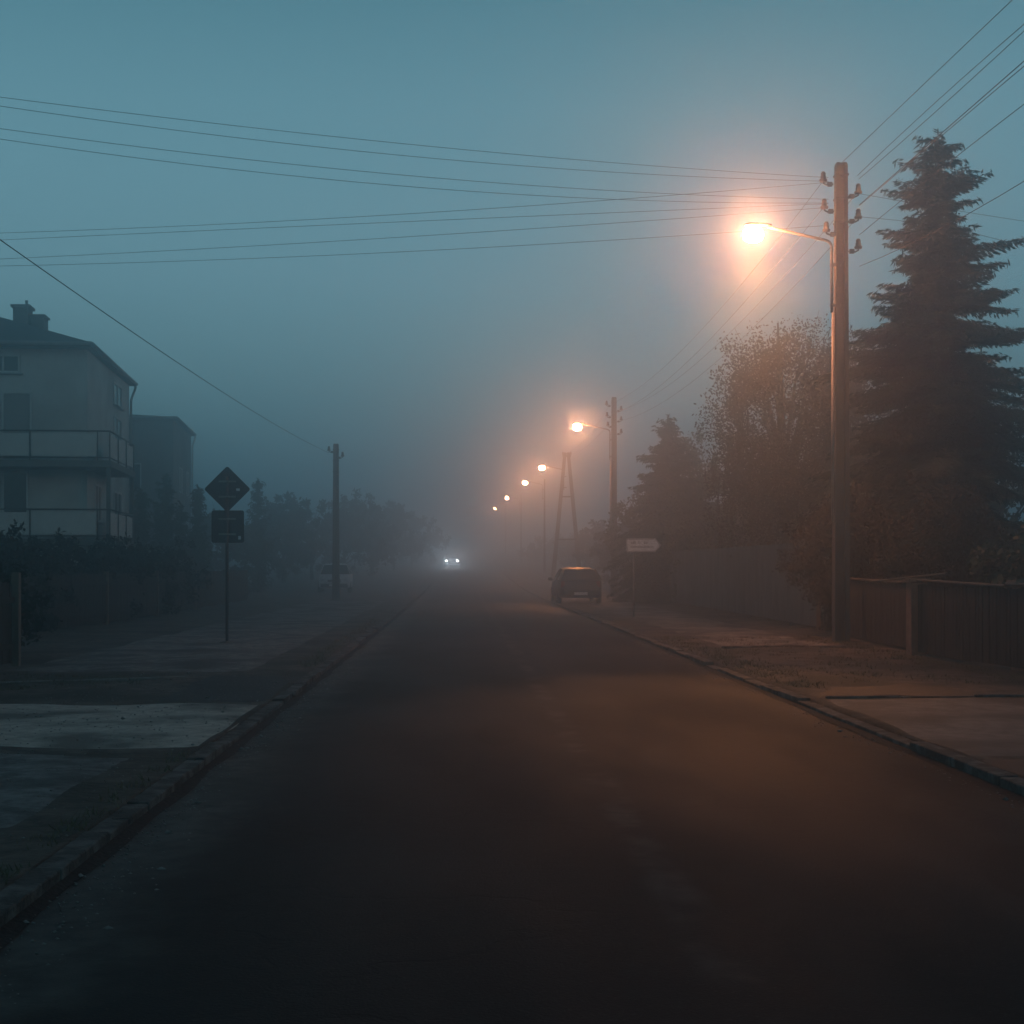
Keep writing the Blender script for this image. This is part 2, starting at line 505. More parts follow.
def gutter(x0, x1, seed):  # thin dark strip laid on the road edge as the kerb's painted shadow line
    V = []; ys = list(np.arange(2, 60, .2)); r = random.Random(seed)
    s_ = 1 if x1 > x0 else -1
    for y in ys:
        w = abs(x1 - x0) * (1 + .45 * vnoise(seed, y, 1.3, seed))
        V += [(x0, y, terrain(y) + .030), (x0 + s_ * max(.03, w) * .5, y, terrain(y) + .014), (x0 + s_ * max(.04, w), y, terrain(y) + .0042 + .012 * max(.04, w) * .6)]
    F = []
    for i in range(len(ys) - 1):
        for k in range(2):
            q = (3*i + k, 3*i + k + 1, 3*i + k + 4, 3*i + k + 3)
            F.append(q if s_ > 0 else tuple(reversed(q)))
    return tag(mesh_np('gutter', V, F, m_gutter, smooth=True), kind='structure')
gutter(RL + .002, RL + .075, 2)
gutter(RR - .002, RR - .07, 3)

def sheet(name, pts, mat, dz=0.004, wob=0.05, step=0.14, seed=0):
    """irregular flat sheet over the verge: pts = corner polygon (4), filled as a grid draped on the ground"""
    a, b2, c, d = [np.array(p, float) for p in pts]   # a-b near edge, d-c far edge
    nu = max(2, int(np.linalg.norm(b2 - a) / step)); nv = max(2, int(np.linalg.norm(d - a) / step))
    V = []
    for j in range(nv + 1):
        for i in range(nu + 1):
            u, v = i / nu, j / nv
            jit = random.Random(i * 131 + j * 7 + int(seed * 977))
            p = (a * (1 - u) + b2 * u) * (1 - v) + (d * (1 - u) + c * u) * v
            eu = abs(u - 0.5) * 2; ev = abs(v - 0.5) * 2
            if ev > .99: p[1] += (wob * vnoise(p[0], seed, 1.9, seed) + jit.uniform(-.03, .03) * min(1, wob * 10)) * (1 if v > .5 else -1)
            if eu > .99: p[0] += wob * 0.5 * vnoise(seed, p[1], 1.9, seed)
            V.append((p[0], p[1], ground_z(p[0], p[1]) + (dz * .5 if max(eu, ev) < .985 else -.004)))
    n = nu + 1
    F = [(j * n + i, j * n + i + 1, (j + 1) * n + i + 1, (j + 1) * n + i) for j in range(nv) for i in range(nu)]
    return tag(mesh_np(name, V, F, mat, smooth=False), kind='structure')

# left of the road
XL = RL - KW - 0.02
sheet('driveway', [(-13, 11.7), (XL + .01, 11.7), (XL + .01, 15.4), (-13, 15.4)], m_sand, 0.016, 0.045, seed=1)
sheet('patch', [(-3.45, 15.6), (XL, 15.6), (XL, 19.3), (-3.5, 19.3)], m_patch, 0.020, 0.10, seed=2)
sheet('pavement', [(-6.6, 19.7), (-3.0, 19.9), (-3.1, 60), (-6.2, 60)], m_path, 0.012, 0.10, seed=3)
sheet('path', [(-9.0, 8.6), (XL - .4, 8.0), (XL - .4, 11.3), (-9.0, 11.3)], m_path, 0.012, 0.10, seed=6)
# right of the road
XR = RR + KW + 0.02
sheet('driveway', [(XR, 11.2), (12, 10.8), (12, 16.1), (XR + .1, 16.0)], m_slab, 0.016, 0.08, seed=4)
sheet('patch', [(XR + .05, 16.2), (XR + 2.2, 16.3), (XR + 1.8, 17.9), (XR + .5, 17.6)], m_patch, 0.014, 0.25, seed=5)
sheet('pavement', [(4.9, 26.3), (7.1, 26.2), (7.1, 70), (4.9, 70)], m_path, 0.012, 0.08, seed=8)
sheet('patch', [(XR, 6.5), (12, 6.0), (12, 10.7), (XR, 11.1)], m_patch, 0.010, 0.12, seed=9)

# edging stones of the left path and right slab (one run of stones each)
def edging(name, x0, y0, x1, y1, n, seed, h=0.05, mat=None):
    r = random.Random(seed); mb = MB()
    for i in range(n):
        t = (i + .5) / n
        x, y = x0 + (x1 - x0) * t, y0 + (y1 - y0) * t
        L = math.hypot(x1 - x0, y1 - y0) / n
        if r.random() < 0.08: continue
        mb.bev((x, y, ground_z(x, y) + h / 2 - .02 + r.uniform(-.012, .006)), (L - .015, .07, h + .04), .01, rz=math.atan2(y1 - y0, x1 - x0) + r.uniform(-.015, .015))
    return tag(mb.build(name, mat or m_kerb), kind='structure')
edging('pavement_edging', -9, 16.6, -3.7, 19.2, 7, 4, 0.022, m_edge)
edging('driveway_edging', 4.2, 16.10, 12.0, 16.3, 9, 6, 0.028)
edging('pavement_edging', 4.85, 26.0, 7.2, 26.1, 3, 8, 0.03)

# ------------------------------------------------------------------ haze
hz = MB().box((0, 440, 11.0), (1500, 1050, 26.0))
haze_mat = bpy.data.materials.new('haze'); haze_mat.use_nodes = True
ht = haze_mat.node_tree
for n in list(ht.nodes): ht.nodes.remove(n)
ho = ht.nodes.new('ShaderNodeOutputMaterial'); hv = ht.nodes.new('ShaderNodeVolumePrincipled')
hv.inputs['Color'].default_value = (0.655, 0.775, 0.85, 1)
hv.inputs['Density'].default_value = HAZE_D
hv.inputs['Anisotropy'].default_value = 0.895
ht.links.new(hv.outputs[0], ho.inputs['Volume'])
hzo = hz.build('haze', haze_mat)
tag(hzo, kind='stuff')

# ------------------------------------------------------------------ utility poles
def hpole_mb(H, w0=0.31, w1=0.225, d0=0.24, d1=0.17):
    """reinforced concrete pole of I section, tapered, grooved on front and back"""
    def ring(w, d, z):
        f = w * 0.30; g = d * 0.20
        return [(-w/2, -d/2, z), (-w/2 + f, -d/2, z), (-w/2 + f + .01, -d/2 + g, z), (w/2 - f - .01, -d/2 + g, z), (w/2 - f, -d/2, z), (w/2, -d/2, z),
                (w/2, d/2, z), (w/2 - f, d/2, z), (w/2 - f - .01, d/2 - g, z), (-w/2 + f + .01, d/2 - g, z), (-w/2 + f, d/2, z), (-w/2, d/2, z)]
    mb = MB(); V = []; n = 12
    zs = [-0.3, 0.0, H * .33, H * .66, H - 0.06, H]
    for z in zs:
        t = max(0, z) / H; k = 1.0 if z < H - .001 else 0.86
        V += ring((w0 + (w1 - w0) * t) * k, (d0 + (d1 - d0) * t) * k, z)
    F = []
    for i in range(len(zs) - 1):
        for a in range(n):
            b2 = (a + 1) % n
            F.append((i * n + a, i * n + b2, (i + 1) * n + b2, (i + 1) * n + a))
    F.append(tuple(range((len(zs) - 1) * n, len(zs) * n)))
    mb.add(V, F)
    return mb

def insulator(parent, x, z, y=-0.02, side=1):
    """hook bracket with a porcelain bell"""
    br = MB()
    br.tube([(x - side * .20, y, z - .05), (x - side * .06, y, z - .06), (x, y, z - .03), (x, y, z + .02)], 0.018, 6)
    br.bev((x - side * .13, y, z - .05), (.10, .06, .09), .01)
    b = br.build('insulator_bracket', m_iron, parent)
    Mx = Matrix.Translation((x, y, z))
    MB().lathe([(0.0, 0.0), (.070, .0), (.082, .04), (.050, .07), (.060, .10), (.044, .13), (.052, .16), (.03, .20), (0, .205)], 12, Mx).build('insulator', m_porc, b)

POLE_H = 9.6
def make_pole(label, cat, group, lamp=True, H=POLE_H, name='utility_pole', ins=None, box=False, lamp_z=8.27, arm=1.7):
    root = thing(name, label, cat, group=group)
    pm = hpole_mb(H)
    pm.build('pole', m_concrete, root)
    for z in (H - .25, H - .72, H - 1.2):
        MB().box((0, 0, z), (.262, .215, .035)).build('clamp_band', m_iron, root)
    for (x, z) in (ins or []):
        insulator(root, x, z, -.02, 1 if x > 0 else -1)
    if box:
        MB().bev((-.02, -.18, 3.95), (.26, .14, .34), .02).build('fuse_box', m_iron, root)
    if lamp:
        a = MB()
        z0 = lamp_z - .10
        pts = [(-.20, -.05, 6.6), (-.20, -.05, z0 - .28)]
        for k in range(1, 7):
            w = k / 6 * PI / 2 * .86
            pts.append((-.20 - .16 * (1 - math.cos(w)), -.05, z0 - .28 + .16 * math.sin(w)))
        pts.append((-arm + .22, -.05, z0 + .14))
        a.tube(pts, 0.028, 10)
        for z in (6.75, 7.55):
            a.box((-.12, -.05, z), (.22, .05, .06))
        ao = a.build('lamp_arm', m_arm, root)
        MB().tube([(-.185, -.06, 2.4), (-.175, -.06, 6.6)], .030, 8).build('conduit', m_conduit, root)
        hd = MB()     # cobra head housing
        prof = [(-arm + .30, .035, .03), (-arm + .18, .07, .05), (-arm, .10, .06), (-arm - .14, .10, .06), (-arm - .22, .06, .04), (-arm - .25, .02, .02)]
        V = []; n = 12
        zc = z0 + .17
        for (x, ry, rz_) in prof:
            for k in range(n):
                w = 2 * PI * k / n
                zz = rz_ * math.sin(w)
                V.append((x, -.05 + ry * math.cos(w), zc + (zz if zz > 0 else zz * .35)))
        F = [(i * n + k, i * n + (k + 1) % n, (i + 1) * n + (k + 1) % n, (i + 1) * n + k) for i in range(len(prof) - 1) for k in range(n)]
        F += [tuple(reversed(range(n))), tuple(range((len(prof) - 1) * n, len(prof) * n))]
        hd.add(V, F, True)
        ho_ = hd.build('lamp_head', m_lamphead, root)
        bw = MB()
        Mx = Matrix.Translation((-arm - .07, -.05, zc - .035)) @ Matrix.Diagonal((1.35, 1.0, 1.0, 1))
        bw.lathe([(.06, .01), (.115, -.03), (.145, -.085), (.155, -.15), (.145, -.215), (.11, -.27), (.06, -.30), (0.0, -.31)], 14, Mx)
        bw.build('lamp_bowl', m_bowl, ho_)
        ld = bpy.data.lights.new('lamp_light', 'SPOT')      # the reflector throws most light down
        ld.energy = LAMP_DOWN_W; ld.color = LAMP_COL; ld.shadow_soft_size = 0.12
        ld.spot_size = math.radians(125); ld.spot_blend = 1.0
        lo = bpy.data.objects.new('lamp_light', ld); COL.objects.link(lo)
        lo.parent = root; lo.location = (-arm - .07, -.05, zc - .38)
        for sy in (-1, 1):                                 # the two side lobes of a road lantern, up and down the street
            ld = bpy.data.lights.new('lamp_light', 'SPOT')
            ld.energy = LAMP_LOBE_W; ld.color = (1.0, 0.36, 0.10); ld.shadow_soft_size = 0.12
            ld.spot_size = math.radians(36); ld.spot_blend = 1.0
            lo = bpy.data.objects.new('lamp_light', ld); COL.objects.link(lo)
            lo.parent = root; lo.location = (-arm - .07, -.05, zc - .38)
            lo.rotation_euler = Vector((-2.6, sy * 12.0, -8.2)).to_track_quat('-Z', 'Y').to_euler()
    return root

INS = [(-.36, 9.22), (.34, 8.98), (-.34, 8.68), (.34, 8.48), (-.30, 8.22), (.34, 7.88)]
X1 = 7.62
p1 = make_pole('tall concrete utility pole with the largest glowing orange street lamp, beside the spruce', 'utility pole', 'lamp poles along the right side of the road', ins=INS)
p1.location = (X1, 28.0, ground_z(X1, 28) - .02)

pslim = None
def place_copy(px_x, d, label, dx=0, scale=1.0):
    global pslim
    if pslim is None:
        pslim = thing('utility_pole', label, 'utility pole', group='lamp poles along the right side of the road')
        MB().tube([(0, 0, -.2), (0, 0, 4.5), (0, 0, 8.5)], [.10, .085, .06], 10).build('pole', m_iron, pslim)
        for ch in list(p1.children):
            if ch.name.startswith(('lamp_arm', 'lamp_head', 'lamp_light')):
                copy_tree(ch, pslim)
        c = pslim
    else:
        c = copy_tree(pslim)
    X = (px_x - VPX) * d / FPX
    c.location = (X + 1.77, d, ground_z(10, d) - .05)
    c['label'] = label
    return c
p2 = copy_tree(p1)
p2['label'] = 'second lit lamp pole, slim and hazy, standing left of the rounded conifer'
p2.location = ((614 - VPX) * 67 / FPX, 67, ground_z(10, 67) - .05)
MB().bev((-.02, -.18, 3.95), (.26, .14, .34), .02).build('fuse_box', m_iron, p2)

# A-frame pole with the third lamp
pa = thing('utility_pole', 'hazy A-shaped double concrete pole with splayed legs and crossbars, third lamp', 'utility pole', group='lamp poles along the right side of the road')
for sgn in (-1, 1):
    o = hpole_mb(9.3, .30, .22, .22, .18).build('leg', m_concrete, pa)
    o.location = (sgn * 1.0, 0, 0); o.rotation_euler = (0, -sgn * math.atan2(.88, 9.2), 0)
MB().bev((0, -.14, 3.05), (1.50, .07, .12), .01).build('crossbar', m_iron, pa)
MB().bev((0, -.14, 6.1), (.84, .07, .10), .01).build('crossbar', m_iron, pa)
MB().bev((0, -.16, 9.0), (.62, .08, .10), .01).build('crossbar', m_iron, pa)
for (x, z) in ((-.28, 9.1), (.28, 9.1)):
    insulator(pa, x, z, -.16, 1 if x > 0 else -1)
for ch in list(p1.children):
    if ch.name.startswith(('lamp_arm', 'lamp_head', 'lamp_light')):
        copy_tree(ch, pa)
pa.location = ((568 - VPX) * 100 / FPX - .1, 100, ground_z(10, 100) - .05)

place_copy(525, 127, 'lamp pole in thick haze, fourth lamp from the camera')
place_copy(507, 176, 'very faint lamp pole deep in the haze, fifth lamp from the camera')
place_copy(495, 236, 'very faint lamp pole deep in the haze, sixth lamp from the camera')
place_copy(478, 440, 'farthest lamp pole, its lamp only a tiny point above the road end')

# left roadside pole
pl = make_pole('bare slim concrete pole without a lamp left of the road', 'utility pole', None, lamp=False, H=6.75,
               ins=[(-.30, 6.45), (.28, 6.2)])
XP = (336 - VPX) * 60 / FPX
pl.location = (XP, 60, ground_z(XP, 60) - .02)

# ------------------------------------------------------------------ wires
def wire(P0, P1, z0, z1, sag, label, group, r=0.006, n=28):
    pts = []
    for i in range(n + 1):
        t = i / n
        pts.append((P0[0] + (P1[0] - P0[0]) * t, P0[1] + (P1[1] - P0[1]) * t, z0 + (z1 - z0) * t - 4 * sag * t * (1 - t)))
    o = MB().tube(pts, r, 5).build('overhead_wire', m_wire)
    return tag(o, label, 'wire', group)

def wire_fit(P0, P1, samples, label, group, r=0.006):
    """solve end heights and sag of a real hanging wire from three sightings"""
    A, B = [], []
    for (qx, qy) in samples:
        k = (qx - VPX) / FPX
        t = (k * P0[1] - P0[0]) / ((P1[0] - P0[0]) - k * (P1[1] - P0[1]))
        d = P0[1] + (P1[1] - P0[1]) * t
        A.append([1 - t, t, -4 * t * (1 - t)]); B.append(CAMZ + (VPY - qy) * d / FPX)
    z0, z1, s = np.linalg.solve(np.array(A), np.array(B))
    return wire(P0, P1, z0, z1, s, label, group, r)

gL = 'wires crossing the sky to the left'
wire_fit((7.36, 27.97), (-11, 21.8), [(0, 97), (512, 154), (818, 177)], 'topmost of the four dark wires sloping across the upper left sky', gL, .0048)
wire_fit((7.36, 27.97), (-11, 21.8), [(0, 106), (512, 165), (818, 181)], 'second from the top of the four wires sloping across the upper left sky', gL, .0048)
wire_fit((7.36, 27.97), (-11, 21.8), [(0, 128.5), (512, 184), (820, 199)], 'third from the top of the four wires sloping across the upper left sky', gL, .0048)
wire_fit((7.36, 27.97), (-11, 21.8), [(0, 139), (512, 194), (820, 203)], 'lowest of the four wires sloping across the upper left sky', gL, .0048)
gF = 'faint low wires rising to the near pole'
wire_fit((7.36, 27.97), (-13, 33), [(0, 233), (512, 207), (820, 183)], 'topmost of the four faint wires low in the left sky', gF, .005)
wire_fit((7.36, 27.97), (-13, 33), [(0, 240), (512, 217), (820, 204)], 'second of the four faint wires low in the left sky', gF, .005)
wire_fit((7.36, 27.97), (-13, 33), [(0, 259), (512, 230), (820, 208)], 'third of the four faint wires low in the left sky', gF, .005)
wire_fit((7.36, 27.97), (-13, 33), [(0, 266), (512, 246), (820, 226)], 'lowest of the four faint wires low in the left sky', gF, .005)
gR = 'wires climbing to the upper right corner'
wire_fit((X1, 27.9), (X1, -12), [(843.5, 161), (923, 85), (1010.6, 1.5)], 'highest wire climbing to the top right corner from the tip of the near pole', gR)
wire_fit((X1 + .30, 27.9), (X1 + .30, -12), [(857, 176), (937, 101), (1023, 25)], 'upper wire of the close pair climbing past the spruce tip to the top right', gR)
wire_fit((X1 + .33, 27.9), (X1 + .33, -12), [(860, 178), (952, 97), (1023, 32)], 'lower wire of the close pair climbing past the spruce tip to the top right', gR)
wire_fit((X1 + .34, 27.9), (X1 + .34, -12), [(866, 199), (920, 152), (1023, 62)], 'thick fourth wire climbing right and crossing the spruce tip', gR, .0075)
wire_fit((X1 + .34, 27.9), (X1 + .34, -12), [(866, 200), (920, 154), (1023, 67)], 'wire hanging just under the thick fourth wire near the right edge', gR)
wire_fit((X1 + .34, 27.9), (X1 + .34, -12), [(870, 226), (952, 160), (1023, 105)], 'wire passing behind the spruce just below its tip', gR)
wire_fit((X1 + .34, 27.9), (X1 + .6, -12), [(870, 262), (984, 205), (1023, 182)], 'lowest climbing wire right of the spruce', gR, .006)
gS = 'faint wires running right behind the spruce'
wire_fit((X1 + .3, 28.1), (34, 36), [(850, 192), (978, 214), (1023, 221)], 'upper faint wire falling to the right behind the spruce', gS, .005)
wire_fit((X1 + .3, 28.1), (34, 36), [(850, 216), (985, 236), (1023, 246)], 'lower faint wire falling to the right behind the spruce', gS, .005)
# along the road
def along(k, z, label, dz=0.0):
    a = p1.location; b2 = p2.location
    wire((a.x + k, 28.05), (b2.x + k, 67), z + .1, z + .08, .75, label, 'wires from the near pole to the second pole', .005)
along(-.34, 9.22, 'upper left wire strung from the near pole down to the second pole')
along(-.34, 8.68, 'lower left wire strung from the near pole down to the second pole')
along(.34, 8.98, 'upper right wire strung from the near pole down to the second pole')
along(.34, 8.48, 'lower right wire strung from the near pole down to the second pole')
for k, nm in ((-.28, 'left'), (.28, 'right')):
    wire((p2.location.x + k, 67.05), (pa.location.x + k, 99.8), 9.2, 9.1 + terrain(100) + .1, .5, nm + ' faint wire between the second pole and the A-shaped pole', 'wires from the second pole to the A-shaped pole', .005)
wire_fit((XP - .3, 60), (-5.75, 6), [(0.5, 240), (150, 344), (323, 450)], 'single dark wire slanting down the left sky to the slim pole', None, .0075)

# ------------------------------------------------------------------ houses
def window(parent, c, w, h, face, depth=0.14, cols=2, curtain=False, sill=True):
    """face 'front' (normal -y) or 'side' (normal +x); c = centre on the wall plane (local)"""
    rz = 0 if face == 'front' else PI / 2
    R = Matrix.Translation(c) @ Matrix.Rotation(rz, 4, 'Z')
    def B(mb, x, y, z, sx, sy, sz, b=.006):
        p = R @ Vector((x, y, z)); mb.bev(p, (sx, sy, sz), b, rz=rz)
    f = MB(); t = .07
    B(f, -w/2 + t/2, -.015, 0, t, .07, h); B(f, w/2 - t/2, -.015, 0, t, .07, h)
    B(f, 0, -.015, h/2 - t/2, w - 2*t, .068, t); B(f, 0, -.015, -h/2 + t/2, w - 2*t, .068, t)
    for k in range(1, cols):
        B(f, -w/2 + w * k / cols, -.015, 0, t * .9, .066, h - 2*t)
    fo = f.build('window', m_frame, parent)
    g = MB(); B(g, 0, -.006, 0, w - 2*t, .012, h - 2*t, .002)
    g.build('pane', m_curtain if curtain else m_glass, fo)
    if sill:
        s = MB(); B(s, 0, -.08, -h/2 - .03, w + .16, .18, .045); s.build('sill', m_zinc, fo)
    return fo

def house(label, corner, base, rz, W, D, eave, pitch, wallm, over=(.6, .2), balcony=True, detail=True):
    """local frame: wall corner (near, right) at origin, front wall along -x, side wall along +y"""
    root = thing('house', label, 'house', (corner[0], corner[1], base), rz)
    of, os_ = over
    w = MB()
    w.box((-W/2, D/2, eave/2 - .3), (W, D, eave + .6))
    w.build('wall', wallm, root)
    pl_ = MB(); pl_.box((-W/2, D/2, .45), (W + .06, D + .06, .9)); pl_.build('plinth', m_slabc, root)
    # hip roof
    x0, x1, y0, y1 = -W - os_, os_, -of, D + os_
    half = min(x1 - x0, y1 - y0) / 2
    zt = eave + pitch * half
    if (x1 - x0) > (y1 - y0):
        r0 = (x0 + half, (y0 + y1) / 2, zt); r1 = (x1 - half, (y0 + y1) / 2, zt)
        top = [(0, 1, 5, 4), (1, 2, 5), (2, 3, 4, 5), (3, 0, 4)]
    else:
        r0 = ((x0 + x1) / 2, y0 + half, zt); r1 = ((x0 + x1) / 2, y1 - half, zt)
        top = [(0, 1, 4), (1, 2, 5, 4), (2, 3, 5), (3, 0, 4, 5)]
    r = MB()
    r.add([(x0, y0, eave), (x1, y0, eave), (x1, y1, eave), (x0, y1, eave), r0, r1], top)
    e2 = eave - .16
    r.add([(x0, y0, eave), (x1, y0, eave), (x1, y1, eave), (x0, y1, eave), (x0, y0, e2), (x1, y0, e2), (x1, y1, e2), (x0, y1, e2)],
          [(0, 4, 5, 1), (1, 5, 6, 2), (2, 6, 7, 3), (3, 7, 4, 0), (4, 7, 6, 5)])
    ro = r.build('roof', m_roof, root)
    g = MB()
    g.tube([(x1 + .06, y0, eave - .05), (x1 + .06, y1 + .05, eave - .08)], .065, 8)
    g.tube([(x0, y0 - .06, eave - .05), (x1 + .06, y0 - .06, eave - .05)], .065, 8)
    g.build('gutter', m_zinc, ro)
    d = MB()
    yd = D - .1
    d.tube([(x1 + .06, yd, eave - .1), (x1 + .06, yd, eave - .3), (.09, yd, eave - .75), (.09, yd, .1)], .05, 8)
    d.build('downpipe', m_zinc, root)
    return root, ro

HR = math.atan(0.0857)
def rot2(x, y, a): return (x * math.cos(a) - y * math.sin(a), x * math.sin(a) + y * math.cos(a))

# near house
rc = ((90 - VPX) * 46 / FPX, 46.0)
dx, dy = rot2(-.2, .6, HR)
c1 = (rc[0] + dx, rc[1] + dy)
EAVE = 8.96
base = .08
h1, r1 = house('pale plastered house with wraparound balcony and chimney at the left edge', c1, base, HR, 11.5, 9.3, EAVE - base, .38, m_plaster)
E = EAVE - base
ch = MB()
ch.box((-2.75, 3.0, E + 1.15), (.52, .75, 1.1)); ch.box((-2.75, 3.0, E + 1.74), (.66, .9, .09)); ch.tube([(-2.62, 3.0, E + 1.78), (-2.62, 3.0, E + 2.0)], .05, 6)
cho = ch.build('chimney', m_chim, r1)
cv = MB(); cv.box((-2.22, 3.2, E + 1.05), (.44, .8, .75)); cv.box((-2.22, 3.2, E + 1.45), (.56, .9, .06)); cv.build('vent_stack', m_chim, r1)
# windows, front: local x from the corner going left (negative)
window(h1, (-2.72, 0, 8.22), 1.1, .62, 'front', cols=2)                # attic
window(h1, (-5.5, 0, 8.22), 1.1, .62, 'front', cols=2)
window(h1, (-2.28, 0, 6.15), .98, 2.30, 'front', cols=1, curtain=True, sill=False)   # shuttered half
window(h1, (-3.30, 0, 6.00), 1.0, 2.0, 'front', cols=1, sill=False)
window(h1, (-2.33, 0, 3.72), .86, 1.9, 'front', cols=1, sill=False)
window(h1, (-3.55, 0, 3.60), 1.0, 2.0, 'front', cols=1, sill=False)
window(h1, (-6.5, 0, 6.1), 1.6, 1.5, 'front', cols=2)
window(h1, (-6.5, 0, 3.6), 1.6, 1.5, 'front', cols=2)
# side
window(h1, (0, 6.3, 7.95), 1.9, .85, 'side', cols=2)
window(h1, (0, 6.3, 6.55), 1.7, 1.15, 'side', cols=2)
window(h1, (0, 6.3, 3.7), 1.7, 1.25, 'side', cols=2)
window(h1, (0, 2.0, 3.7), 1.2, 1.3, 'side', cols=2)
# wraparound balconies on two floors
def balcony(zs, parent, name):
    pf, ps, ys = 1.35, 1.0, 5.4      # projection front, side, length along side
    s = MB()
    s.bev((-4.0 + ps / 2, -pf / 2, zs - .11), (8.0 + ps, pf, .22), .015)
    s.bev((ps / 2, (ys - pf) / 2 + .0, zs - .112), (ps, ys - pf, .216), .015)
    so_ = s.build('balcony', m_slabc, parent)
    rl = MB()
    H = .95
    x1, y0, y1 = ps - .05, -pf + .05, ys - pf - .05
    for (a, b2) in (((-8, y0), (x1, y0)), ((x1, y0), (x1, y1)), ((x1, y1), (0.05, y1))):
        rl.tube([(a[0], a[1], zs + H), (b2[0], b2[1], zs + H)], .028, 8)
        rl.tube([(a[0], a[1], zs + .09), (b2[0], b2[1], zs + .09)], .018, 6)
    for x in np.arange(-8, x1, 2.14): rl.tube([(x, y0, zs), (x, y0, zs + H)], .022, 6)
    for y in np.linspace(y0, y1, 4): rl.tube([(x1, y, zs), (x1, y, zs + H)], .022, 6)
    rl.build('railing', m_iron, so_)
    pn = MB()
    xe = x1
    for x in np.arange(-8, x1 - .3, 2.14):
        x2 = min(x + 2.14, xe)
        if x2 - x < .4: continue
        pn.box(((x + x2) / 2, y0 + .03, zs + .50), (x2 - x - .09, .012, .72))
    for k in range(3):
        ya = y0 + (y1 - y0) * k / 3; yb = y0 + (y1 - y0) * (k + 1) / 3
        pn.box((x1 - .03, (ya + yb) / 2, zs + .50), (.012, yb - ya - .09, .72))
    pn.build('railing_panel', m_panel, so_)
    return so_
balcony(5.02 - base, h1, 'upper')
balcony(2.48 - base, h1, 'lower')
ps_ = MB()
ps_.box((.9, -1.24, 1.2), (.14, .14, 2.2)); ps_.build('post', m_slabc, h1)
MB().box((.9, -1.24, (2.48 + 4.8) / 2 - base), (.12, .12, 2.30)).build('post', m_slabc, h1)
MB().box((.9, 3.9, (2.48 + 4.8) / 2 - base), (.12, .12, 2.30)).build('post', m_slabc, h1)
MB().box((.9, 3.9, 1.2), (.14, .14, 2.2)).build('post', m_slabc, h1)

# second house
rc = ((176 - VPX) * 74 / FPX, 74.0)
dx, dy = rot2(-.2, .35, HR)
c2 = (rc[0] + dx, rc[1] + dy)
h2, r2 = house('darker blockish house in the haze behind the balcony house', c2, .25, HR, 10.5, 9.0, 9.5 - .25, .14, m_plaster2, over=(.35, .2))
for o in h2.children:
    if o.name.startswith('downpipe'): o.data.materials[0] = m_frame
for z in (3.2, 6.1):
    window(h2, (-2.4, 0, z), 1.5, 1.4, 'front', cols=2)
    window(h2, (-6.2, 0, z), 1.5, 1.4, 'front', cols=2)
    window(h2, (0, 3.5, z), 1.5, 1.4, 'side', cols=2)
    window(h2, (0, 7.0, z), 1.2, 1.4, 'side', cols=2)

# ------------------------------------------------------------------ vegetation
def quads(C, U, Vv):
    """C centre, U,V half-extent vectors (n,3) -> verts, faces"""
    n = len(C)
    P = np.stack([C - U - Vv, C + U - Vv, C + U + Vv, C - U + Vv], axis=1).reshape(-1, 3)
    F = np.arange(4 * n).reshape(n, 4)
    return P, F

def rand_dirs(n, r):
    v = r.normal(size=(n, 3)); return v / np.linalg.norm(v, axis=1)[:, None]

def leaves(P, size, r, flat=0.0, elong=1.6):
    n = len(P)
    a = rand_dirs(n, r); a[:, 2] *= (1 - flat); a /= np.linalg.norm(a, axis=1)[:, None] + 1e-9
    b = np.cross(a, rand_dirs(n, r)); b /= np.linalg.norm(b, axis=1)[:, None] + 1e-9
    s = size * r.uniform(.6, 1.35, n)[:, None]
    # leaf as a rhombus
    Vt = np.stack([P - a * s * elong * .5, P + b * s * .42, P + a * s * elong * .5, P - b * s * .42], axis=1).reshape(-1, 3)
    return Vt, np.arange(4 * n).reshape(n, 4)

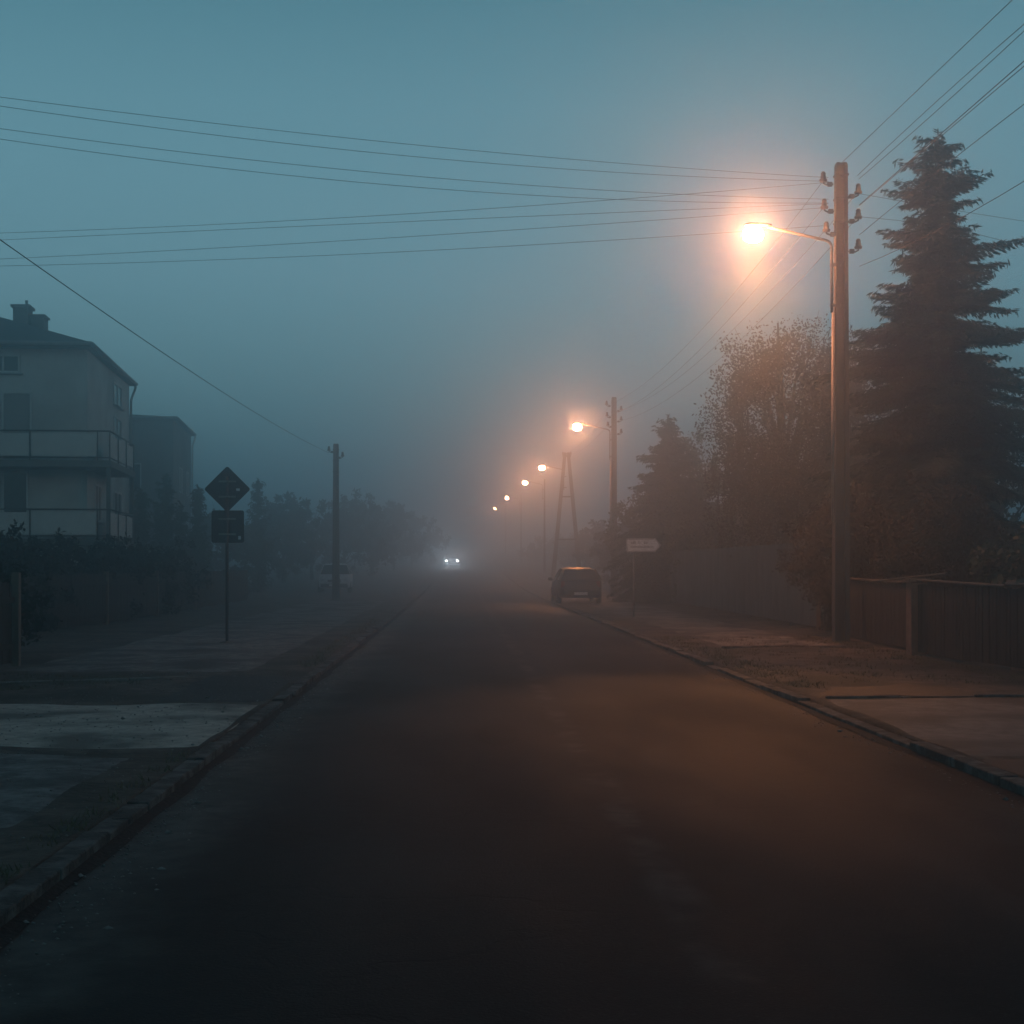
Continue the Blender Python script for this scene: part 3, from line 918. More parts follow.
def spruce(name, label, loc, H, R, seed, mat, step=.30, nb=8, droop=.45, dens=1.0, z0=.5, needle=.13, top_gap=True, group=None, prof=.80):
    r = np.random.default_rng(seed)
    root = thing(name, label, 'tree', loc, group=group)
    C, U, W = [], [], []
    br = MB()
    br.tube([(0, 0, -.2), (.03, 0, H * .3), (-.03, .02, H * .65), (.02, 0, H * .97)], [.02 * H, .016 * H, .009 * H, .012], 8)
    z = z0
    while z < H - .15:
        t = z / H
        Lm = R * (1 - t) ** prof * (0.72 + .5 * r.random())
        if t > .93: Lm = max(Lm, .22)
        k = max(4, int(nb * (1 - .35 * t) + r.integers(-1, 2)))
        ph = r.random() * 6.28
        for i in range(k):
            az = ph + 2 * PI * i / k + r.normal() * .25; ddr = droop * r.uniform(.5, 1.5)
            L = Lm * r.uniform(.50, 1.22)
            if r.random() < .10: L *= 1.18
            zz = z + r.normal() * step * .55
            rise = .42 * (t - .45)
            m = max(6, int(L / .10))
            s = np.linspace(0.08, 1, m)
            dirx, diry = math.cos(az), math.sin(az)
            path = np.stack([dirx * L * s, diry * L * s, zz + L * (rise * s - ddr * (1 - t) * (s ** 1.5) + .05 * s ** 4)], axis=1)
            if L > .5:
                br.tube([tuple(path[0]), tuple(path[m // 2]), tuple(path[-1])], [.008 * H * .3 + .008, .012, .004], 4, cap=False)
            # twigs: side sprays, flat to slightly hanging
            for j in range(m):
                q = path[j]
                wdt = L * .30 * math.sin(PI * min(1, s[j] * .86 + .12)) + .03
                nt_ = max(1, int(wdt / .085 * dens * .55))
                for sd_ in (-1, 1):
                    for u in range(nt_):
                        f = (u + .6) / nt_ * wdt
                        back = -.3 * f
                        px_ = q + np.array([-diry * sd_ * f - dirx * back * -.9, dirx * sd_ * f + diry * back * .9, -.22 * f + r.normal() * .02])
                        px_ = px_ + r.normal(size=3) * .025
                        # needle tuft: elongated crossed quads
                        d = np.array([-diry * sd_ * .75 + dirx * .65, dirx * sd_ * .75 + diry * .65, -.30 + r.normal() * .25])
                        d /= np.linalg.norm(d)
                        nrm = np.cross(d, np.array([0, 0, 1.0])); nrm /= np.linalg.norm(nrm) + 1e-6
                        up = np.cross(nrm, d)
                        ang = r.uniform(0, PI)
                        side = nrm * math.cos(ang) + up * math.sin(ang)
                        ln = needle * r.uniform(.7, 1.5); wd = needle * .20 * r.uniform(.7, 1.3)
                        C.append(px_); U.append(d * ln); W.append(side * wd)
                        side2 = np.cross(d, side)
                        C.append(px_ + np.array([0, 0, -.03])); U.append(d * ln * .8); W.append(side2 * wd)
            # tip tuft, hanging sprays under branch
            for u in range(int(m * 1.3)):
                j = r.integers(0, m); q = path[j]
                d = np.array([dirx * .35 + r.normal() * .2, diry * .35 + r.normal() * .2, -1.0]); d /= np.linalg.norm(d)
                side = np.cross(d, rand_dirs(1, r)[0]); side /= np.linalg.norm(side)
                C.append(q + d * needle * .7); U.append(d * needle * r.uniform(.6, 1.2)); W.append(side * needle * .17)
        z += step * r.uniform(.8, 1.2)
    for i in range(60):   # leader
        zz = H - r.random() * .9
        d = rand_dirs(1, r)[0]; d[2] = abs(d[2]) * .8 + .3; d /= np.linalg.norm(d)
        side = np.cross(d, rand_dirs(1, r)[0]); side /= np.linalg.norm(side)
        C.append(np.array([0, 0, zz]) + d * .06); U.append(d * needle * .9); W.append(side * needle * .16)
    C, U, W = np.array(C), np.array(U), np.array(W)
    Vt = np.stack([C - U, C + W, C + U, C - W], axis=1).reshape(-1, 3)
    mesh_np('crown', Vt, np.arange(len(Vt)).reshape(-1, 4), mat, root)
    br.build('trunk', m_bark, root)
    return root

def broad(name, label, cat, loc, H, R, seed, mat, n=16000, leaf=.09, bark=m_bark, weep=0.0, trunk=True, lobes=26, zlow=.22, group=None, flatten=1.0, limb=True, gap=.0):
    """leaf clumps on a limb skeleton"""
    r = np.random.default_rng(seed)
    root = thing(name, label, cat, loc, group=group)
    tips, tb = [], MB()
    tr = .018 * H
    if trunk:
        tb.tube([(0, 0, -.2), (.05 * r.normal(), .05 * r.normal(), H * .25), (.1 * r.normal(), .1 * r.normal(), H * .6), (.1 * r.normal(), .1 * r.normal(), H * .9)], [tr * 1.3, tr, tr * .6, tr * .15], 8)
    cz = H * (zlow + (1 - zlow) / 2); rzv = H * (1 - zlow) / 2
    for i in range(lobes):
        for _ in range(30):
            d = r.uniform(-1, 1, 3)
            if np.linalg.norm(d) < 1 and np.linalg.norm(d) > .25: break
        wz = d[2]
        rad = R * (1.0 - .35 * max(0, wz)) * (1 - .15 * max(0, -wz))
        tip = np.array([d[0] * rad, d[1] * rad * flatten, cz + wz * rzv * .92])
        tips.append(tip)
        if trunk and limb:
            s = np.array([0, 0, max(H * .15, tip[2] * .55)]); mid = (s + tip) / 2 + np.array([0, 0, .06 * H])
            tb.tube([tuple(s), tuple(mid), tuple(tip)], [tr * .45, tr * .25, .01], 5, cap=False)
            for q in range(3):
                e_ = tip + r.normal(size=3) * R * .22
                tb.tube([tuple(mid), tuple((mid + e_) / 2 + r.normal(size=3) * .05), tuple(e_)], [tr * .18, .012, .006], 4, cap=False)
    P = []
    per = n // lobes
    for tip in tips:
        k = int(per * r.uniform(.5, 1.5))
        sub = max(3, k // 45)
        cs = tip + r.normal(size=(sub, 3)) * np.array([R * .20, R * .20 * flatten, R * .17])
        idx = r.integers(0, sub, k)
        q = cs[idx] + r.normal(size=(k, 3)) * R * .055
        if weep > 0:
            q[:, 2] -= r.random(k) ** 1.2 * weep * r.uniform(.4, 1.2, sub)[idx]
        P.append(q)
    P = np.concatenate(P)
    P = P[P[:, 2] > .05]
    if not trunk:   # shrub: several stems
        for i in range(9):
            a = r.random() * 6.28; rr = R * r.uniform(.2, .8)
            tb.tube([(.1 * math.cos(a), .1 * math.sin(a), -.1), (rr * .5 * math.cos(a), rr * .5 * math.sin(a) * flatten, H * .4), (rr * math.cos(a), rr * math.sin(a) * flatten, H * .8)], [.035, .02, .006], 5, cap=False)
    Vt, F = leaves(P, leaf, r)
    mesh_np('crown', Vt, F, mat, root)
    tb.build('trunk' if trunk else 'stem', bark, root)
    return root

# big spruce on the right
def gz(x, y): return ground_z(max(-13, min(13, x)), y) - .02
xs_ = (938 - VPX) * 32 / FPX
spruce('spruce_tree', 'tall dark spruce with drooping tiers behind the wooden fence at the right', (xs_, 32, gz(9, 32)), 11.5, 3.3, 21, m_spruce, step=.27, nb=14, dens=2.9, needle=.10, z0=.6, prof=.62, droop=.45)
# rounded conifer beyond the second pole
spruce('conifer_tree', 'hazy rounded conifer between the second lamp pole and the birch', ((668 - VPX) * 58 / FPX, 58, gz(9, 58)), 7.75, 2.75, 5, m_spruce, step=.22, nb=13, dens=2.0, needle=.12, z0=.5, prof=.62, droop=.6)
broad('garden_tree', 'soft rounded dark tree touching the left side of the hazy conifer', 'tree', ((650 - VPX) * 63 / FPX, 63, gz(11, 63)), 5.4, 2.0, 18, m_leaf, n=13000, leaf=.10, lobes=28, zlow=.05)
broad('garden_tree', 'soft rounded dark tree touching the right side of the hazy conifer', 'tree', ((703 - VPX) * 61 / FPX, 61, gz(11, 61)), 7.0, 2.5, 17, m_leaf, n=15000, leaf=.10, lobes=30, zlow=.06)
# birch and its neighbours
broad('birch_tree', 'tall thin-leaved birch with hanging sprays left of the near lamp pole', 'tree', ((785 - VPX) * 44 / FPX, 44, gz(10, 44)), 10.2, 2.3, 8, m_leaf3, n=34000, leaf=.062, bark=m_birch, weep=1.1, lobes=34, zlow=.12)
broad('birch_tree', 'leaning sparse birch top just left of the taller birch', 'tree', ((742 - VPX) * 47 / FPX, 47, gz(10, 47)), 8.9, 1.0, 9, m_leaf3, n=3600, leaf=.085, bark=m_birch, weep=1.2, lobes=16, zlow=.10)
broad('garden_tree', 'dark leafy tree between the birch and the near lamp pole', 'tree', ((838 - VPX) * 47 / FPX, 47, gz(12, 47)), 9.0, 2.3, 10, m_leaf3, n=28000, leaf=.075, lobes=30, zlow=.10)
broad('garden_tree', 'low dark leafy tree in the gap between the rounded conifer and the birch', 'tree', ((715 - VPX) * 56 / FPX, 56, gz(11, 56)), 5.6, 2.2, 12, m_leaf, n=11000, leaf=.11, lobes=26, zlow=.08)
broad('garden_tree', 'broad dark tree behind the birch, low and wide', 'tree', ((800 - VPX) * 58 / FPX, 58, gz(13, 58)), 6.6, 3.4, 14, m_leaf, n=15000, leaf=.13, lobes=30, zlow=.06)
broad('garden_tree', 'dark tree filling the gap behind the near lamp pole and the spruce', 'tree', ((880 - VPX) * 52 / FPX, 52, gz(13, 52)), 6.8, 3.0, 15, m_leaf, n=13000, leaf=.12, lobes=30, zlow=.06)
broad('bush', 'rust-lit bush leaning over the fence at the foot of the near lamp pole', 'bush', (8.75, 30.4, gz(9, 30)), 3.4, 1.35, 31, m_leaf2, n=22000, leaf=.055, trunk=False, lobes=24, zlow=.05)
broad('bush', 'low dark bush behind the wooden fence left of the spruce trunk', 'bush', (10.2, 29.0, gz(9, 29)), 2.8, 1.6, 32, m_leaf2, n=22000, leaf=.055, trunk=False, lobes=24, zlow=.05)
broad('bush', 'dark bush behind the wooden fence at the right edge', 'bush', (12.0, 27.5, gz(9, 27)), 2.6, 1.7, 33, m_leaf, n=9000, leaf=.085, trunk=False, lobes=24, zlow=.05)
broad('bush', 'small bush beyond the near lamp pole beside the sheet fence', 'bush', (9.2, 35.0, gz(9, 35)), 2.9, 1.1, 34, m_leaf2, n=12000, leaf=.055, trunk=False, lobes=18, zlow=.05)

broad('garden_tree', 'dark leafy tree showing behind the right side of the spruce at the frame edge', 'tree', ((1000 - VPX) * 44 / FPX, 44, gz(13, 44)), 6.2, 3.0, 16, m_leaf, n=14000, leaf=.11, lobes=30, zlow=.06)
# left: columnar conifers before the second house
def column(label, pxx, ytop, d, R, seed, group='columnar conifers by the houses'):
    X = (pxx - VPX) * d / FPX
    H = CAMZ + (VPY - ytop) * d / FPX - terrain(d)
    return spruce('columnar_conifer', label, (X, d, gz(X, d)), H, R, seed, m_conif, step=.22, nb=9, droop=-.9, dens=1.0, z0=.1, needle=.13, group=group, prof=.38)
column('columnar conifer closest to the balcony house', 141, 489, 58, .62, 41)
column('tallest columnar conifer in front of the second house', 165, 478, 60, .85, 42)
column('thin columnar conifer at the right corner of the second house', 198, 487, 62, .62, 43)
column('narrow columnar conifer seen right behind the diamond sign', 258, 480, 76, .85, 44)
column('short columnar conifer between the two tall ones', 181, 510, 62, .6, 45)

# hazy row of trees on the left, far
for i, (pxx, yt, d, R, lab) in enumerate([
        (284, 492, 96, 2.6, 'hazy tree right of the columnar conifer behind the diamond sign'),
        (312, 500, 104, 2.8, 'hazy low tree just left of the slim bare pole'),
        (345, 494, 112, 3.2, 'hazy round tree just right of the slim bare pole'),
        (372, 500, 122, 3.0, 'hazy tree midway between the slim pole and the oncoming car'),
        (394, 508, 136, 3.2, 'faint tree left of the oncoming car, nearer one'),
        (412, 517, 160, 3.4, 'faintest tree close to the left of the oncoming car'),
        (225, 520, 84, 2.6, 'hazy low tree behind the square sign plate'),
        ]):
    X = (pxx - VPX) * d / FPX
    H = CAMZ + (VPY - yt) * d / FPX - terrain(d)
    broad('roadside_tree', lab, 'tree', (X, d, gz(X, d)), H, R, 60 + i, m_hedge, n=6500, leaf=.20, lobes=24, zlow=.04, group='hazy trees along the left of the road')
for i, (pxx, yt, d, R, lab) in enumerate([
        (640, 520, 84, 2.4, 'hazy low tree behind the white arrow sign'),
        (606, 528, 110, 2.6, 'faint tree right of the A-shaped pole'),
        (582, 534, 140, 3.0, 'faint tree beyond the A-shaped pole'),
        (552, 540, 180, 3.4, 'faintest tree beyond the lamps on the right'),
        ]):
    X = (pxx - VPX) * d / FPX
    H = CAMZ + (VPY - yt) * d / FPX - terrain(d)
    broad('roadside_tree', lab, 'tree', (X, d, gz(X, d)), H, R, 80 + i, m_hedge, n=6500, leaf=.20, lobes=24, zlow=.04, group='hazy trees along the right of the road')

# left hedge behind the fence: shrubs in a row
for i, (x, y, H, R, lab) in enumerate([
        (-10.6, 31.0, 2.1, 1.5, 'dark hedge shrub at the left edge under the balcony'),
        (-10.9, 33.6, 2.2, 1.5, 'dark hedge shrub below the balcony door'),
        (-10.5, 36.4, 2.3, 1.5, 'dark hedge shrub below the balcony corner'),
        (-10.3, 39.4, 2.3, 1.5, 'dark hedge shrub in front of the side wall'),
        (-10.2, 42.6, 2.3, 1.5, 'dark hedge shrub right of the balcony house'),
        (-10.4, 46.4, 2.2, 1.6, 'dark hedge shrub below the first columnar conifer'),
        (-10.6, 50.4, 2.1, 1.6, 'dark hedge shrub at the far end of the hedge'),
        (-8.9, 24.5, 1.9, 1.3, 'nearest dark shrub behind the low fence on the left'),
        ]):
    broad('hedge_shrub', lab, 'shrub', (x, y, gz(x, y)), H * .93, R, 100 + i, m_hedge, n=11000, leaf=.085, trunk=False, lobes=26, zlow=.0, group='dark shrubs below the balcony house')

# ------------------------------------------------------------------ fences
def picket_fence(label, pts, H, mat, gap=.012, pw=.10, posts=(), brick=False, rail_top=True, seed=0, post_h=None, cat='fence', rail_mat=None):
    r = random.Random(seed)
    root = thing('fence', label, cat, (pts[0][0], pts[0][1], ground_z(*pts[0])))
    ox, oy, oz = root.location
    bd, rl = MB(), MB()
    for (a, b2) in zip(pts[:-1], pts[1:]):
        L = math.hypot(b2[0] - a[0], b2[1] - a[1]); ang = math.atan2(b2[1] - a[1], b2[0] - a[0])
        n = int(L / (pw + gap))
        for i in range(n):
            t = (i + .5) / n
            x, y = a[0] + (b2[0] - a[0]) * t, a[1] + (b2[1] - a[1]) * t
            h = H - .04 + r.uniform(-.015, .02)
            bd.box((x - ox + r.uniform(-.004, .004), y - oy, ground_z(x, y) - oz + h / 2 + .05), (pw * r.uniform(.93, 1.0), .022, h), rz=ang + r.uniform(-.02, .02), ry=r.uniform(-.008, .008))
        for zr in (.3, H - .25):
            mx_, my_ = (a[0] + b2[0]) / 2, (a[1] + b2[1]) / 2
            nx_, ny_ = -math.sin(ang), math.cos(ang)
            rl.box((mx_ - ox - nx_ * .035, my_ - oy - ny_ * .035, zr), (L - .1, .04, .08), rz=ang)
        if rail_top:
            k = max(1, int(L / 2.6))
            for q in range(k):
                t = (q + .5) / k
                x, y = a[0] + (b2[0] - a[0]) * t, a[1] + (b2[1] - a[1]) * t
                rl.bev((x - ox, y - oy, H + .04 + r.uniform(-.015, .02)), (L / k - .03, .10, .035), .008, rz=ang, ry=r.uniform(-.02, .02))
    bd.build('board_panel', mat, root)
    rl.build('rail', rail_mat or m_wood2, root)
    for (x, y) in posts:
        ph = post_h or H + .05
        p = MB()
        w = .28 if brick else .12
        p.bev((0, 0, ph / 2 - .1), (w, w, ph + .2), .012)
        po = p.build('post', m_brick if brick else m_wood2, root, loc=(x - ox, y - oy, 0))
        if brick:
            MB().bev((0, 0, ph + .035), (w + .10, w + .10, .06), .012, ry=.03).build('cap', m_wood2, po)
    return root

picket_fence('low dark wooden board fence with brick piers in front of the spruce', [(8.3, 14.5), (7.98, 20.4), (7.72, 23.8), (7.95, 23.95), (8.15, 29.5)], 1.18, m_wood,
             posts=((8.14, 20.2), (7.75, 23.75), (8.35, 15.4)), brick=True, seed=3, post_h=1.22)
# loose plank lying across the pier cap
tag(MB().bev((7.62, 23.85, 1.40), (1.35, .09, .03), .006, ry=-.10, rz=.15).build('loose_plank', m_wood2), 'loose tilted plank lying on top of the brick fence pier', 'plank')

def sheet_fence(label, pts, H, seed=0):
    root = thing('fence', label, 'fence', (pts[0][0], pts[0][1], ground_z(*pts[0])))
    ox, oy, oz = root.location
    pn = MB(); a, b2 = pts
    L = math.hypot(b2[0] - a[0], b2[1] - a[1]); ang = math.atan2(b2[1] - a[1], b2[0] - a[0])
    n = int(L / .18); V = []; F = []
    nx_, ny_ = -math.sin(ang), math.cos(ang)
    for i in range(n + 1):
        t = i / n
        off = .03 if (i // 1) % 2 else -.03
        x = (b2[0] - a[0]) * t + nx_ * off; y = (b2[1] - a[1]) * t + ny_ * off
        V += [(x, y, .05), (x, y, H)]
    for i in range(n): F.append((2*i, 2*i+2, 2*i+3, 2*i+1))
    V2 = [(v[0] + nx_ * .006, v[1] + ny_ * .006, v[2]) for v in V]
    pn.add(V, F); pn.add(V2, [tuple(reversed(f)) for f in F])
    pn.build('sheet_panel', m_sheet, root)
    k = int(L / 2.6)
    for i in range(k + 1):
        t = i / k
        p = MB(); p.bev((0, 0, H / 2 + .02), (.10, .10, H + .14), .01)
        p.build('post', m_wood2, root, loc=((b2[0] - a[0]) * t + nx_ * .09, (b2[1] - a[1]) * t + ny_ * .09, 0))
    return root
sheet_fence('tall grey corrugated sheet fence beyond the near lamp pole', [(8.6, 66.0), (8.35, 33.0)], 2.05)
picket_fence('low dark board fence at the left edge ending in a reddish post', [(-7.0, 13.0), (-6.85, 21.5), (-9.3, 22.3)], 1.25, m_wood,
             posts=((-6.80, 21.45), (-6.95, 17.0)), brick=False, seed=5, post_h=1.42, rail_top=False, rail_mat=m_wood)
picket_fence('long dark board fence in front of the hedge below the balcony house', [(-9.6, 29.0), (-9.1, 36.0), (-9.1, 60.0)], 1.30, m_wood,
             posts=((-9.6, 29.0), (-9.1, 36.0), (-9.1, 42.0), (-9.1, 48.0), (-9.1, 54.0)), brick=False, seed=6, rail_top=False, rail_mat=m_wood)

# ------------------------------------------------------------------ signs
def sign_left():
    d = 27.5
    X = (227 - VPX) * d / FPX
    root = thing('traffic_sign', 'backs of a diamond sign and a square plate on one post, left verge', 'traffic sign', (X, d, gz(X, d)), rz=.05)
    H = 3.55
    MB().tube([(0, 0, -.1), (0, 0, H - .25)], .030, 12).build('post', m_signback, root)
    MB().lathe([(.0, .0), (.16, .0), (.15, .03), (.05, .06), (.0, .06)], 14).build('base', m_kerb, root)
    zc = CAMZ + (VPY - 489) * d / FPX - gz(X, d)
    def rsq(hw, rad, rot, n=5):
        pts = []
        for q, (sx, sz) in enumerate(((1, 1), (-1, 1), (-1, -1), (1, -1))):
            for k in range(n):
                w = (q * PI / 2) + k / (n - 1) * PI / 2
                pts.append((sx * (hw - rad) + rad * math.cos(w), sz * (hw - rad) + rad * math.sin(w)))
        return [(x * math.cos(rot) - z * math.sin(rot), x * math.sin(rot) + z * math.cos(rot)) for x, z in pts]
    p = MB(); T = Matrix.Translation((0, .045, zc))
    p.prism(rsq(.315, .035, PI / 4), .006, T)
    dm = p.build('diamond_plate', m_signback, root)
    f = MB()   # folded rim of the plate
    po = rsq(.315, .035, PI / 4)
    f.tube([tuple(T @ Vector((x, 0, z))) for x, z in po + [po[0]]], .008, 4, cap=False); f.build('rim', m_signback, dm)
    zs = CAMZ + (VPY - 526.5) * d / FPX - gz(X, d)
    p = MB(); T2 = Matrix.Translation((.01, .045, zs)); p.prism(rsq(.31, .03, 0), .006, T2)
    sq = p.build('square_plate', m_signback, root)
    f = MB(); po = rsq(.31, .03, 0); f.tube([tuple(T2 @ Vector((x, 0, z))) for x, z in po + [po[0]]], .008, 4, cap=False); f.build('rim', m_signback, sq)
    b = MB()
    for z in (zc - .15, zc + .15, zs - .15, zs + .15):
        b.bev((0, .03, z), (.34, .018, .035), .004); b.bev((0, -.02, z), (.09, .06, .03), .006)
    b.build('bracket', m_zinc, root)
    st = MB(); st.bev((.21, .040, zc - .01), (.07, .004, .05), .001); st.build('sticker', m_signwhite, dm)
    st = MB(); st.bev((.24, .040, zs - .22), (.05, .004, .07), .001); st.build('sticker', m_signwhite, sq)
sign_left()

def sign_right():
    d = 42.0
    X = (634 - VPX) * d / FPX
    root = thing('direction_sign', 'white arrow-shaped street sign pointing right on a thin post before the hazy conifer', 'street sign', (X, d, gz(X, d)), rz=-.05)
    zc = CAMZ + (VPY - 545.2) * d / FPX - gz(X, d)
    MB().tube([(0, .03, -.1), (0, .03, zc + .28)], .028, 10).build('post', m_zinc, root)
    w, h = 1.02, .40
    x0 = -.22
    p = MB(); p.prism([(x0, -h/2), (x0 + w - .17, -h/2), (x0 + w, 0), (x0 + w - .17, h/2), (x0, h/2)], .012, Matrix.Translation((0, -.012, zc)))
    pl_ = p.build('arrow_plate', m_signwhite, root)
    f = MB()
    po = [(x0 + .02, -h/2 + .02), (x0 + w - .18, -h/2 + .02), (x0 + w - .03, 0), (x0 + w - .18, h/2 - .02), (x0 + .02, h/2 - .02)]
    f.tube([(x, -.02, zc + z) for x, z in po + [po[0]]], .007, 4, cap=False); f.build('border', m_ink, pl_)
    # two rows of worn, no longer readable lettering
    r = random.Random(4); t = MB()
    for row, (xa, xb, z, hh) in enumerate(((x0 + .14, x0 + .62, .085, .09), (x0 + .12, x0 + .78, -.045, .075))):
        x = xa
        while x < xb:
            ww = r.uniform(.030, .052)
            hh2 = hh * r.choice((.7, .7, 1.0))
            if not (row == 0 and r.random() < .35):
                t.box((x + .006, -.0205, zc + z + (hh2 - hh) / 2), (.012, .004, hh2))
                t.box((x + ww - .006, -.0205, zc + z + (hh * .7 - hh) / 2), (.010, .004, hh * .7))
                if r.random() < .7: t.box((x + ww / 2, -.0205, zc + z - hh * .08 + r.choice((-.02, .02))), (ww - .02, .004, .012))
            x += ww + .014
    t.build('lettering', m_ink, pl_)
    b = MB()
    for z in (zc - .12, zc + .12): b.bev((0, .01, z), (.12, .04, .03), .004)
    b.build('bracket', m_zinc, root)
sign_right()

# ------------------------------------------------------------------ cars (x across, y along, nose towards -y)
def car(label, loc, rz, paint, lights=False, roofh=1.46, rear_to_cam=False):
    root = thing('car', label, 'car', loc, rz)
    k = roofh / 1.46
    # stations: y, half width at sill / belt, belt height, roof half width, roof height
    st = [(-2.02, .62, .62, .40, .55), (-1.95, .76, .78, .34, .66), (-1.70, .83, .84, .24, .76), (-1.05, .86, .87, .22, .88), (-.75, .87, .88, .22, .93),
          (0.0, .87, .89, .22, .95), (.9, .87, .89, .22, .96), (1.45, .86, .88, .22, .97), (1.85, .82, .85, .26, .98), (2.0, .74, .80, .34, .92), (2.06, .62, .70, .42, .70)]
    b = MB(); V = []; n = 0
    for (y, ws, wb, zb, zt) in st:
        ring = [(-ws * .9, zb), (-ws, zb + .07), (-wb, (zb + zt) / 2), (-wb * .985, zt - .05), (-wb * .90, zt), (0, zt + .025), (wb * .90, zt), (wb * .985, zt - .05), (wb, (zb + zt) / 2), (ws, zb + .07), (ws * .9, zb)]
        n = len(ring)
        V += [(x, y, z * k) for x, z in ring]
    F = [(i * n + a, (i + 1) * n + a, (i + 1) * n + (a + 1) % n, i * n + (a + 1) % n) for i in range(len(st) - 1) for a in range(n)]
    F += [tuple(range(n)), tuple(reversed(range((len(st) - 1) * n, len(st) * n)))]
    b.add(V, F, True)
    # roof skin and pillars
    gh = [(-.98, .80, .93), (-.32, .64, 1.38), (0.1, .63, 1.45), (.9, .62, 1.455), (1.45, .62, 1.40), (1.93, .72, .98)]
    rf = []; zf = []
    rst = [(-.34, .60, 1.385), (-.1, .60, 1.43), (.3, .60, 1.46), (.9, .60, 1.455), (1.35, .59, 1.42), (1.50, .58, 1.39)]
    V = []
    for (y, w, z) in rst:
        V += [(-w - .03, y, (z - .05) * k), (-w * .9, y, z * k), (0, y, (z + .02) * k), (w * .9, y, z * k), (w + .03, y, (z - .05) * k)]
    F = [(i * 5 + a, i * 5 + a + 1, (i + 1) * 5 + a + 1, (i + 1) * 5 + a) for i in range(len(rst) - 1) for a in range(4)]
    b.add(V, F, True)
    for s in (-1, 1):
        b.tube([(s * .80, -1.0, .93 * k), (s * .625, -.33, 1.36 * k)], .032, 6)
        b.tube([(s * .83, .45, .95 * k), (s * .64, .42, 1.42 * k)], .035, 6)
        b.tube([(s * .80, 1.88, .97 * k), (s * .62, 1.48, 1.37 * k)], .05, 6)
    bo = b.build('body', paint, root)
    # glasshouse
    g = MB()
    A = [(-.78, -1.0, .93 * k), (.78, -1.0, .93 * k), (.60, -.33, 1.39 * k), (-.60, -.33, 1.39 * k)]
    Bk = [(.78, 1.90, .97 * k), (-.78, 1.90, .97 * k), (-.59, 1.49, 1.38 * k), (.59, 1.49, 1.38 * k)]
    g.add(A, [(0, 1, 2, 3)]); ws_ = g.build('windscreen', m_glass, root)
    g = MB(); g.add(Bk, [(0, 1, 2, 3)]); g.build('rear_window', m_glass, root)
    for s in (-1, 1):
        g = MB()
        g.add([(s * .82, -.97, .93 * k), (s * .83, 1.86, .96 * k), (s * .62, 1.46, 1.37 * k), (s * .625, -.30, 1.37 * k)], [(0, 1, 2, 3)])
        g.build('side_window', m_glass, root)
        m_ = MB(); m_.bev((s * .97, -.72, .98 * k), (.17, .08, .13), .03); m_.tube([(s * .84, -.72, .94 * k), (s * .93, -.72, .96 * k)], .02, 6)
        m_.build('mirror', paint, root)
    for s in (-1, 1):
        for y in (-1.28, 1.25):
            Mx = Matrix.Translation((s * .79, y, .30)) @ Matrix.Rotation(PI / 2, 4, 'Y')
            w = MB(); w.lathe([(.20, -.09), (.29, -.09), (.305, -.05), (.305, .05), (.29, .09), (.20, .09)], 20, Mx)
            wo_ = w.build('wheel', m_tyre, root)
            w = MB(); w.lathe([(0, .07 * s), (.06, .075 * s), (.07, .05 * s), (.18, .05 * s), (.20, .085 * s), (.205, .0)], 16, Mx); w.build('rim', m_rim, wo_)
        h = MB()
        Mh = Matrix.Translation((s * .60, -1.965, .62 * k)) @ Matrix.Rotation(PI / 2, 4, 'X') @ Matrix.Diagonal((1.35, 1, 1, 1))
        h.lathe([(0, .03), (.05, .025), (.085, .0), (.09, -.06)], 14, Mh)
        h.build('headlight', m_headon if lights else m_headoff, root)
        t = MB(); t.bev((s * .70, 2.00, .78 * k), (.16, .10, .26), .03); t.build('tail_light', m_tail, root)
    for yb, zb_ in ((-2.03, .38), (2.06, .42)):
        bm = MB(); bm.bev((0, yb, zb_), (1.43, .10, .21), .04); bm.build('bumper', m_tyre if not lights else paint, root)
    gr = MB(); gr.bev((0, -2.04, .60 * k), (.70, .04, .11), .015); gr.build('grille', m_tyre, root)
    for y in (-2.085, 2.115):
        q = MB(); q.bev((0, y, .40), (.52, .012, .11), .003); q.build('number_plate', m_plate, root)
    if lights:
        for s in (-1, 1):
            ld = bpy.data.lights.new('headlight_beam', 'SPOT')
            ld.energy = 330; ld.color = (.96, .94, .97); ld.spot_size = math.radians(70); ld.spot_blend = .8; ld.shadow_soft_size = .08
            lo = bpy.data.objects.new('headlight_beam', ld); COL.objects.link(lo); lo.parent = root
            lo.location = (s * .60, -2.12, .62 * k); lo.rotation_euler = (PI / 2 - .03 + PI, 0, 0)
            lo.rotation_euler = (-(PI / 2) + .03, 0, PI)
            lo.rotation_euler = Vector((0, -1, -.03)).to_track_quat('-Z', 'Y').to_euler()
    return root
car('oncoming car with two white headlights glowing far down the road', ((452 - VPX) * 155 / FPX, 155, terrain(155) + .03), 0.0, m_carB, lights=True)
car('dark car parked half on the right kerb in the haze, seen from behind', (4.70, 57, terrain(57) + .10), PI + .02, m_carB, roofh=1.42)
car('pale car parked on the left verge beyond the slim bare pole', ((334 - VPX) * 75 / FPX, 76, terrain(76) + .09), .05, m_carC, roofh=1.55)

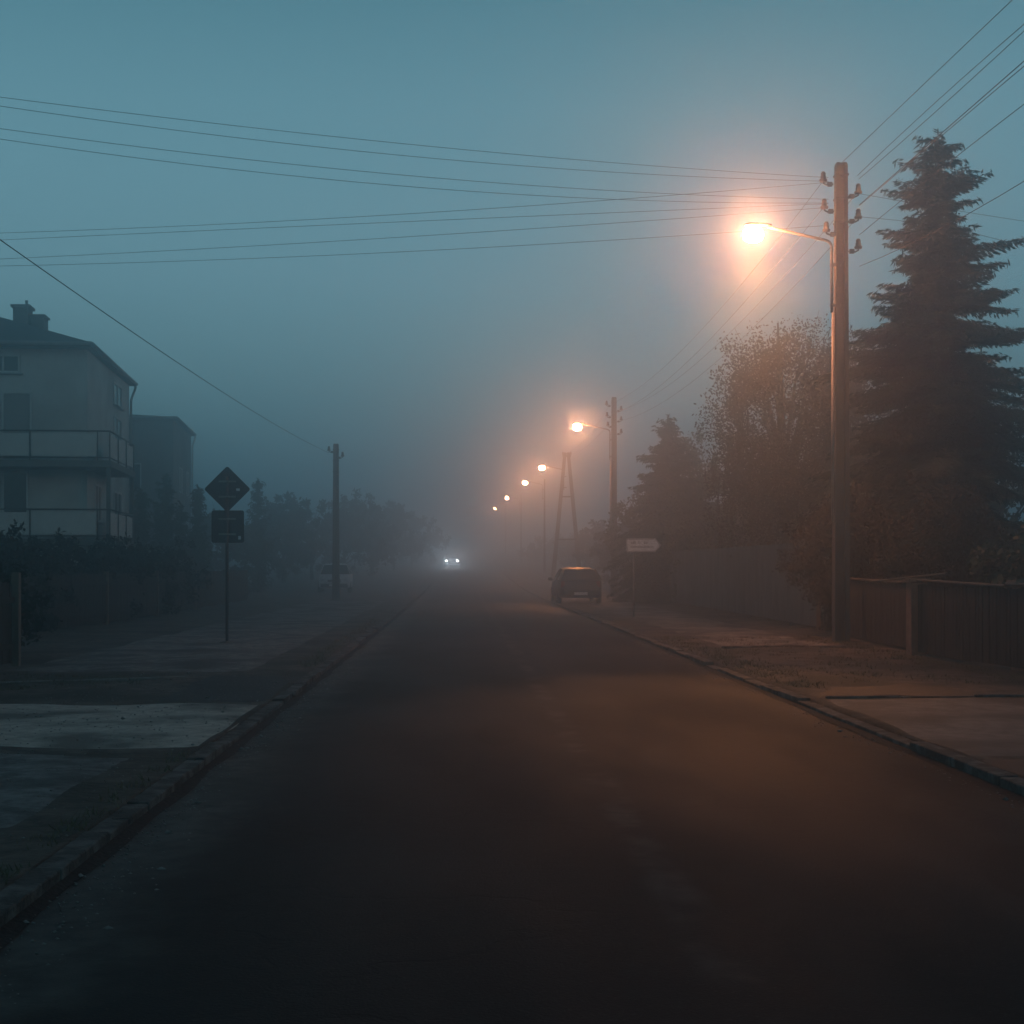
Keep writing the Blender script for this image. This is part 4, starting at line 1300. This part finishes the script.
# ------------------------------------------------------------------ ground clutter
def tufts(name, regions, n, hmin, hmax, seed, mat):
    r = np.random.default_rng(seed)
    P = []
    for (x0, x1, y0, y1, w) in regions:
        k = int(n * w)
        c = np.stack([r.uniform(x0, x1, max(1, k // 9)), r.uniform(y0, y1, max(1, k // 9))], 1)
        q = c[r.integers(0, len(c), k)] + r.normal(size=(k, 2)) * .06
        P.append(q)
    P = np.concatenate(P)
    V = []; F = []
    for i, (x, y) in enumerate(P):
        h = r.uniform(hmin, hmax); a = r.random() * 6.28; w = r.uniform(.003, .007)
        lx, ly = r.normal() * h * .5, r.normal() * h * .5
        z = ground_z(x, y) + .003
        V += [(x - w * math.cos(a), y - w * math.sin(a), z), (x + w * math.cos(a), y + w * math.sin(a), z), (x + lx, y + ly, z + h)]
        F.append((3*i, 3*i+1, 3*i+2))
    return tag(mesh_np(name, V, F, mat), kind='stuff')
g_ = tufts('grass', [(-2.3, -2.2, 4, 11.5, .03), (-2.5, -2.2, 21, 40, .10), (-7, -4.2, 17, 19.3, .08), (4.1, 4.6, 17.5, 30, .14), (4.6, 7.6, 18, 30, .20), (7.3, 7.7, 14, 30, .14), (-9, -7, 10, 20, .12)], 17000, .015, .06, 3, m_grass)
tag(g_, 'short thin dry grass scattered along the kerbs and verges', 'grass')

def stones(name, n, seed):
    r = np.random.default_rng(seed)
    V = []; F = []
    octv = np.array([(1, 0, 0), (0, 1, 0), (-1, 0, 0), (0, -1, 0), (0, 0, 1), (0, 0, -1)], float)
    of = [(0, 1, 4), (1, 2, 4), (2, 3, 4), (3, 0, 4), (1, 0, 5), (2, 1, 5), (3, 2, 5), (0, 3, 5)]
    for i in range(n):
        q = r.random()
        if q < .45:
            x = RL + abs(r.normal()) * .22; y = r.uniform(4, 28); z = terrain(y) + .004
        elif q < .8:
            x = r.uniform(-5, RL - KW - .05); y = r.uniform(5, 20); z = ground_z(x, y) + .012
        else:
            x = RR - abs(r.normal()) * .15; y = r.uniform(7, 30); z = terrain(y) + .004
        s = r.uniform(.004, .012) * (1 + (r.random() < .04) * 1.2)
        v = octv * s * r.uniform(.6, 1.3, (6, 3)) * np.array([1, 1, .6]) + np.array([x, y, z + s * .2])
        b = len(V)
        V += v.tolist(); F += [tuple(b + k for k in f) for f in of]
    return tag(mesh_np(name, V, F, m_stone), 'loose grit and small stones along both kerbs', 'gravel', kind='stuff')
stones('gravel', 4200, 9)
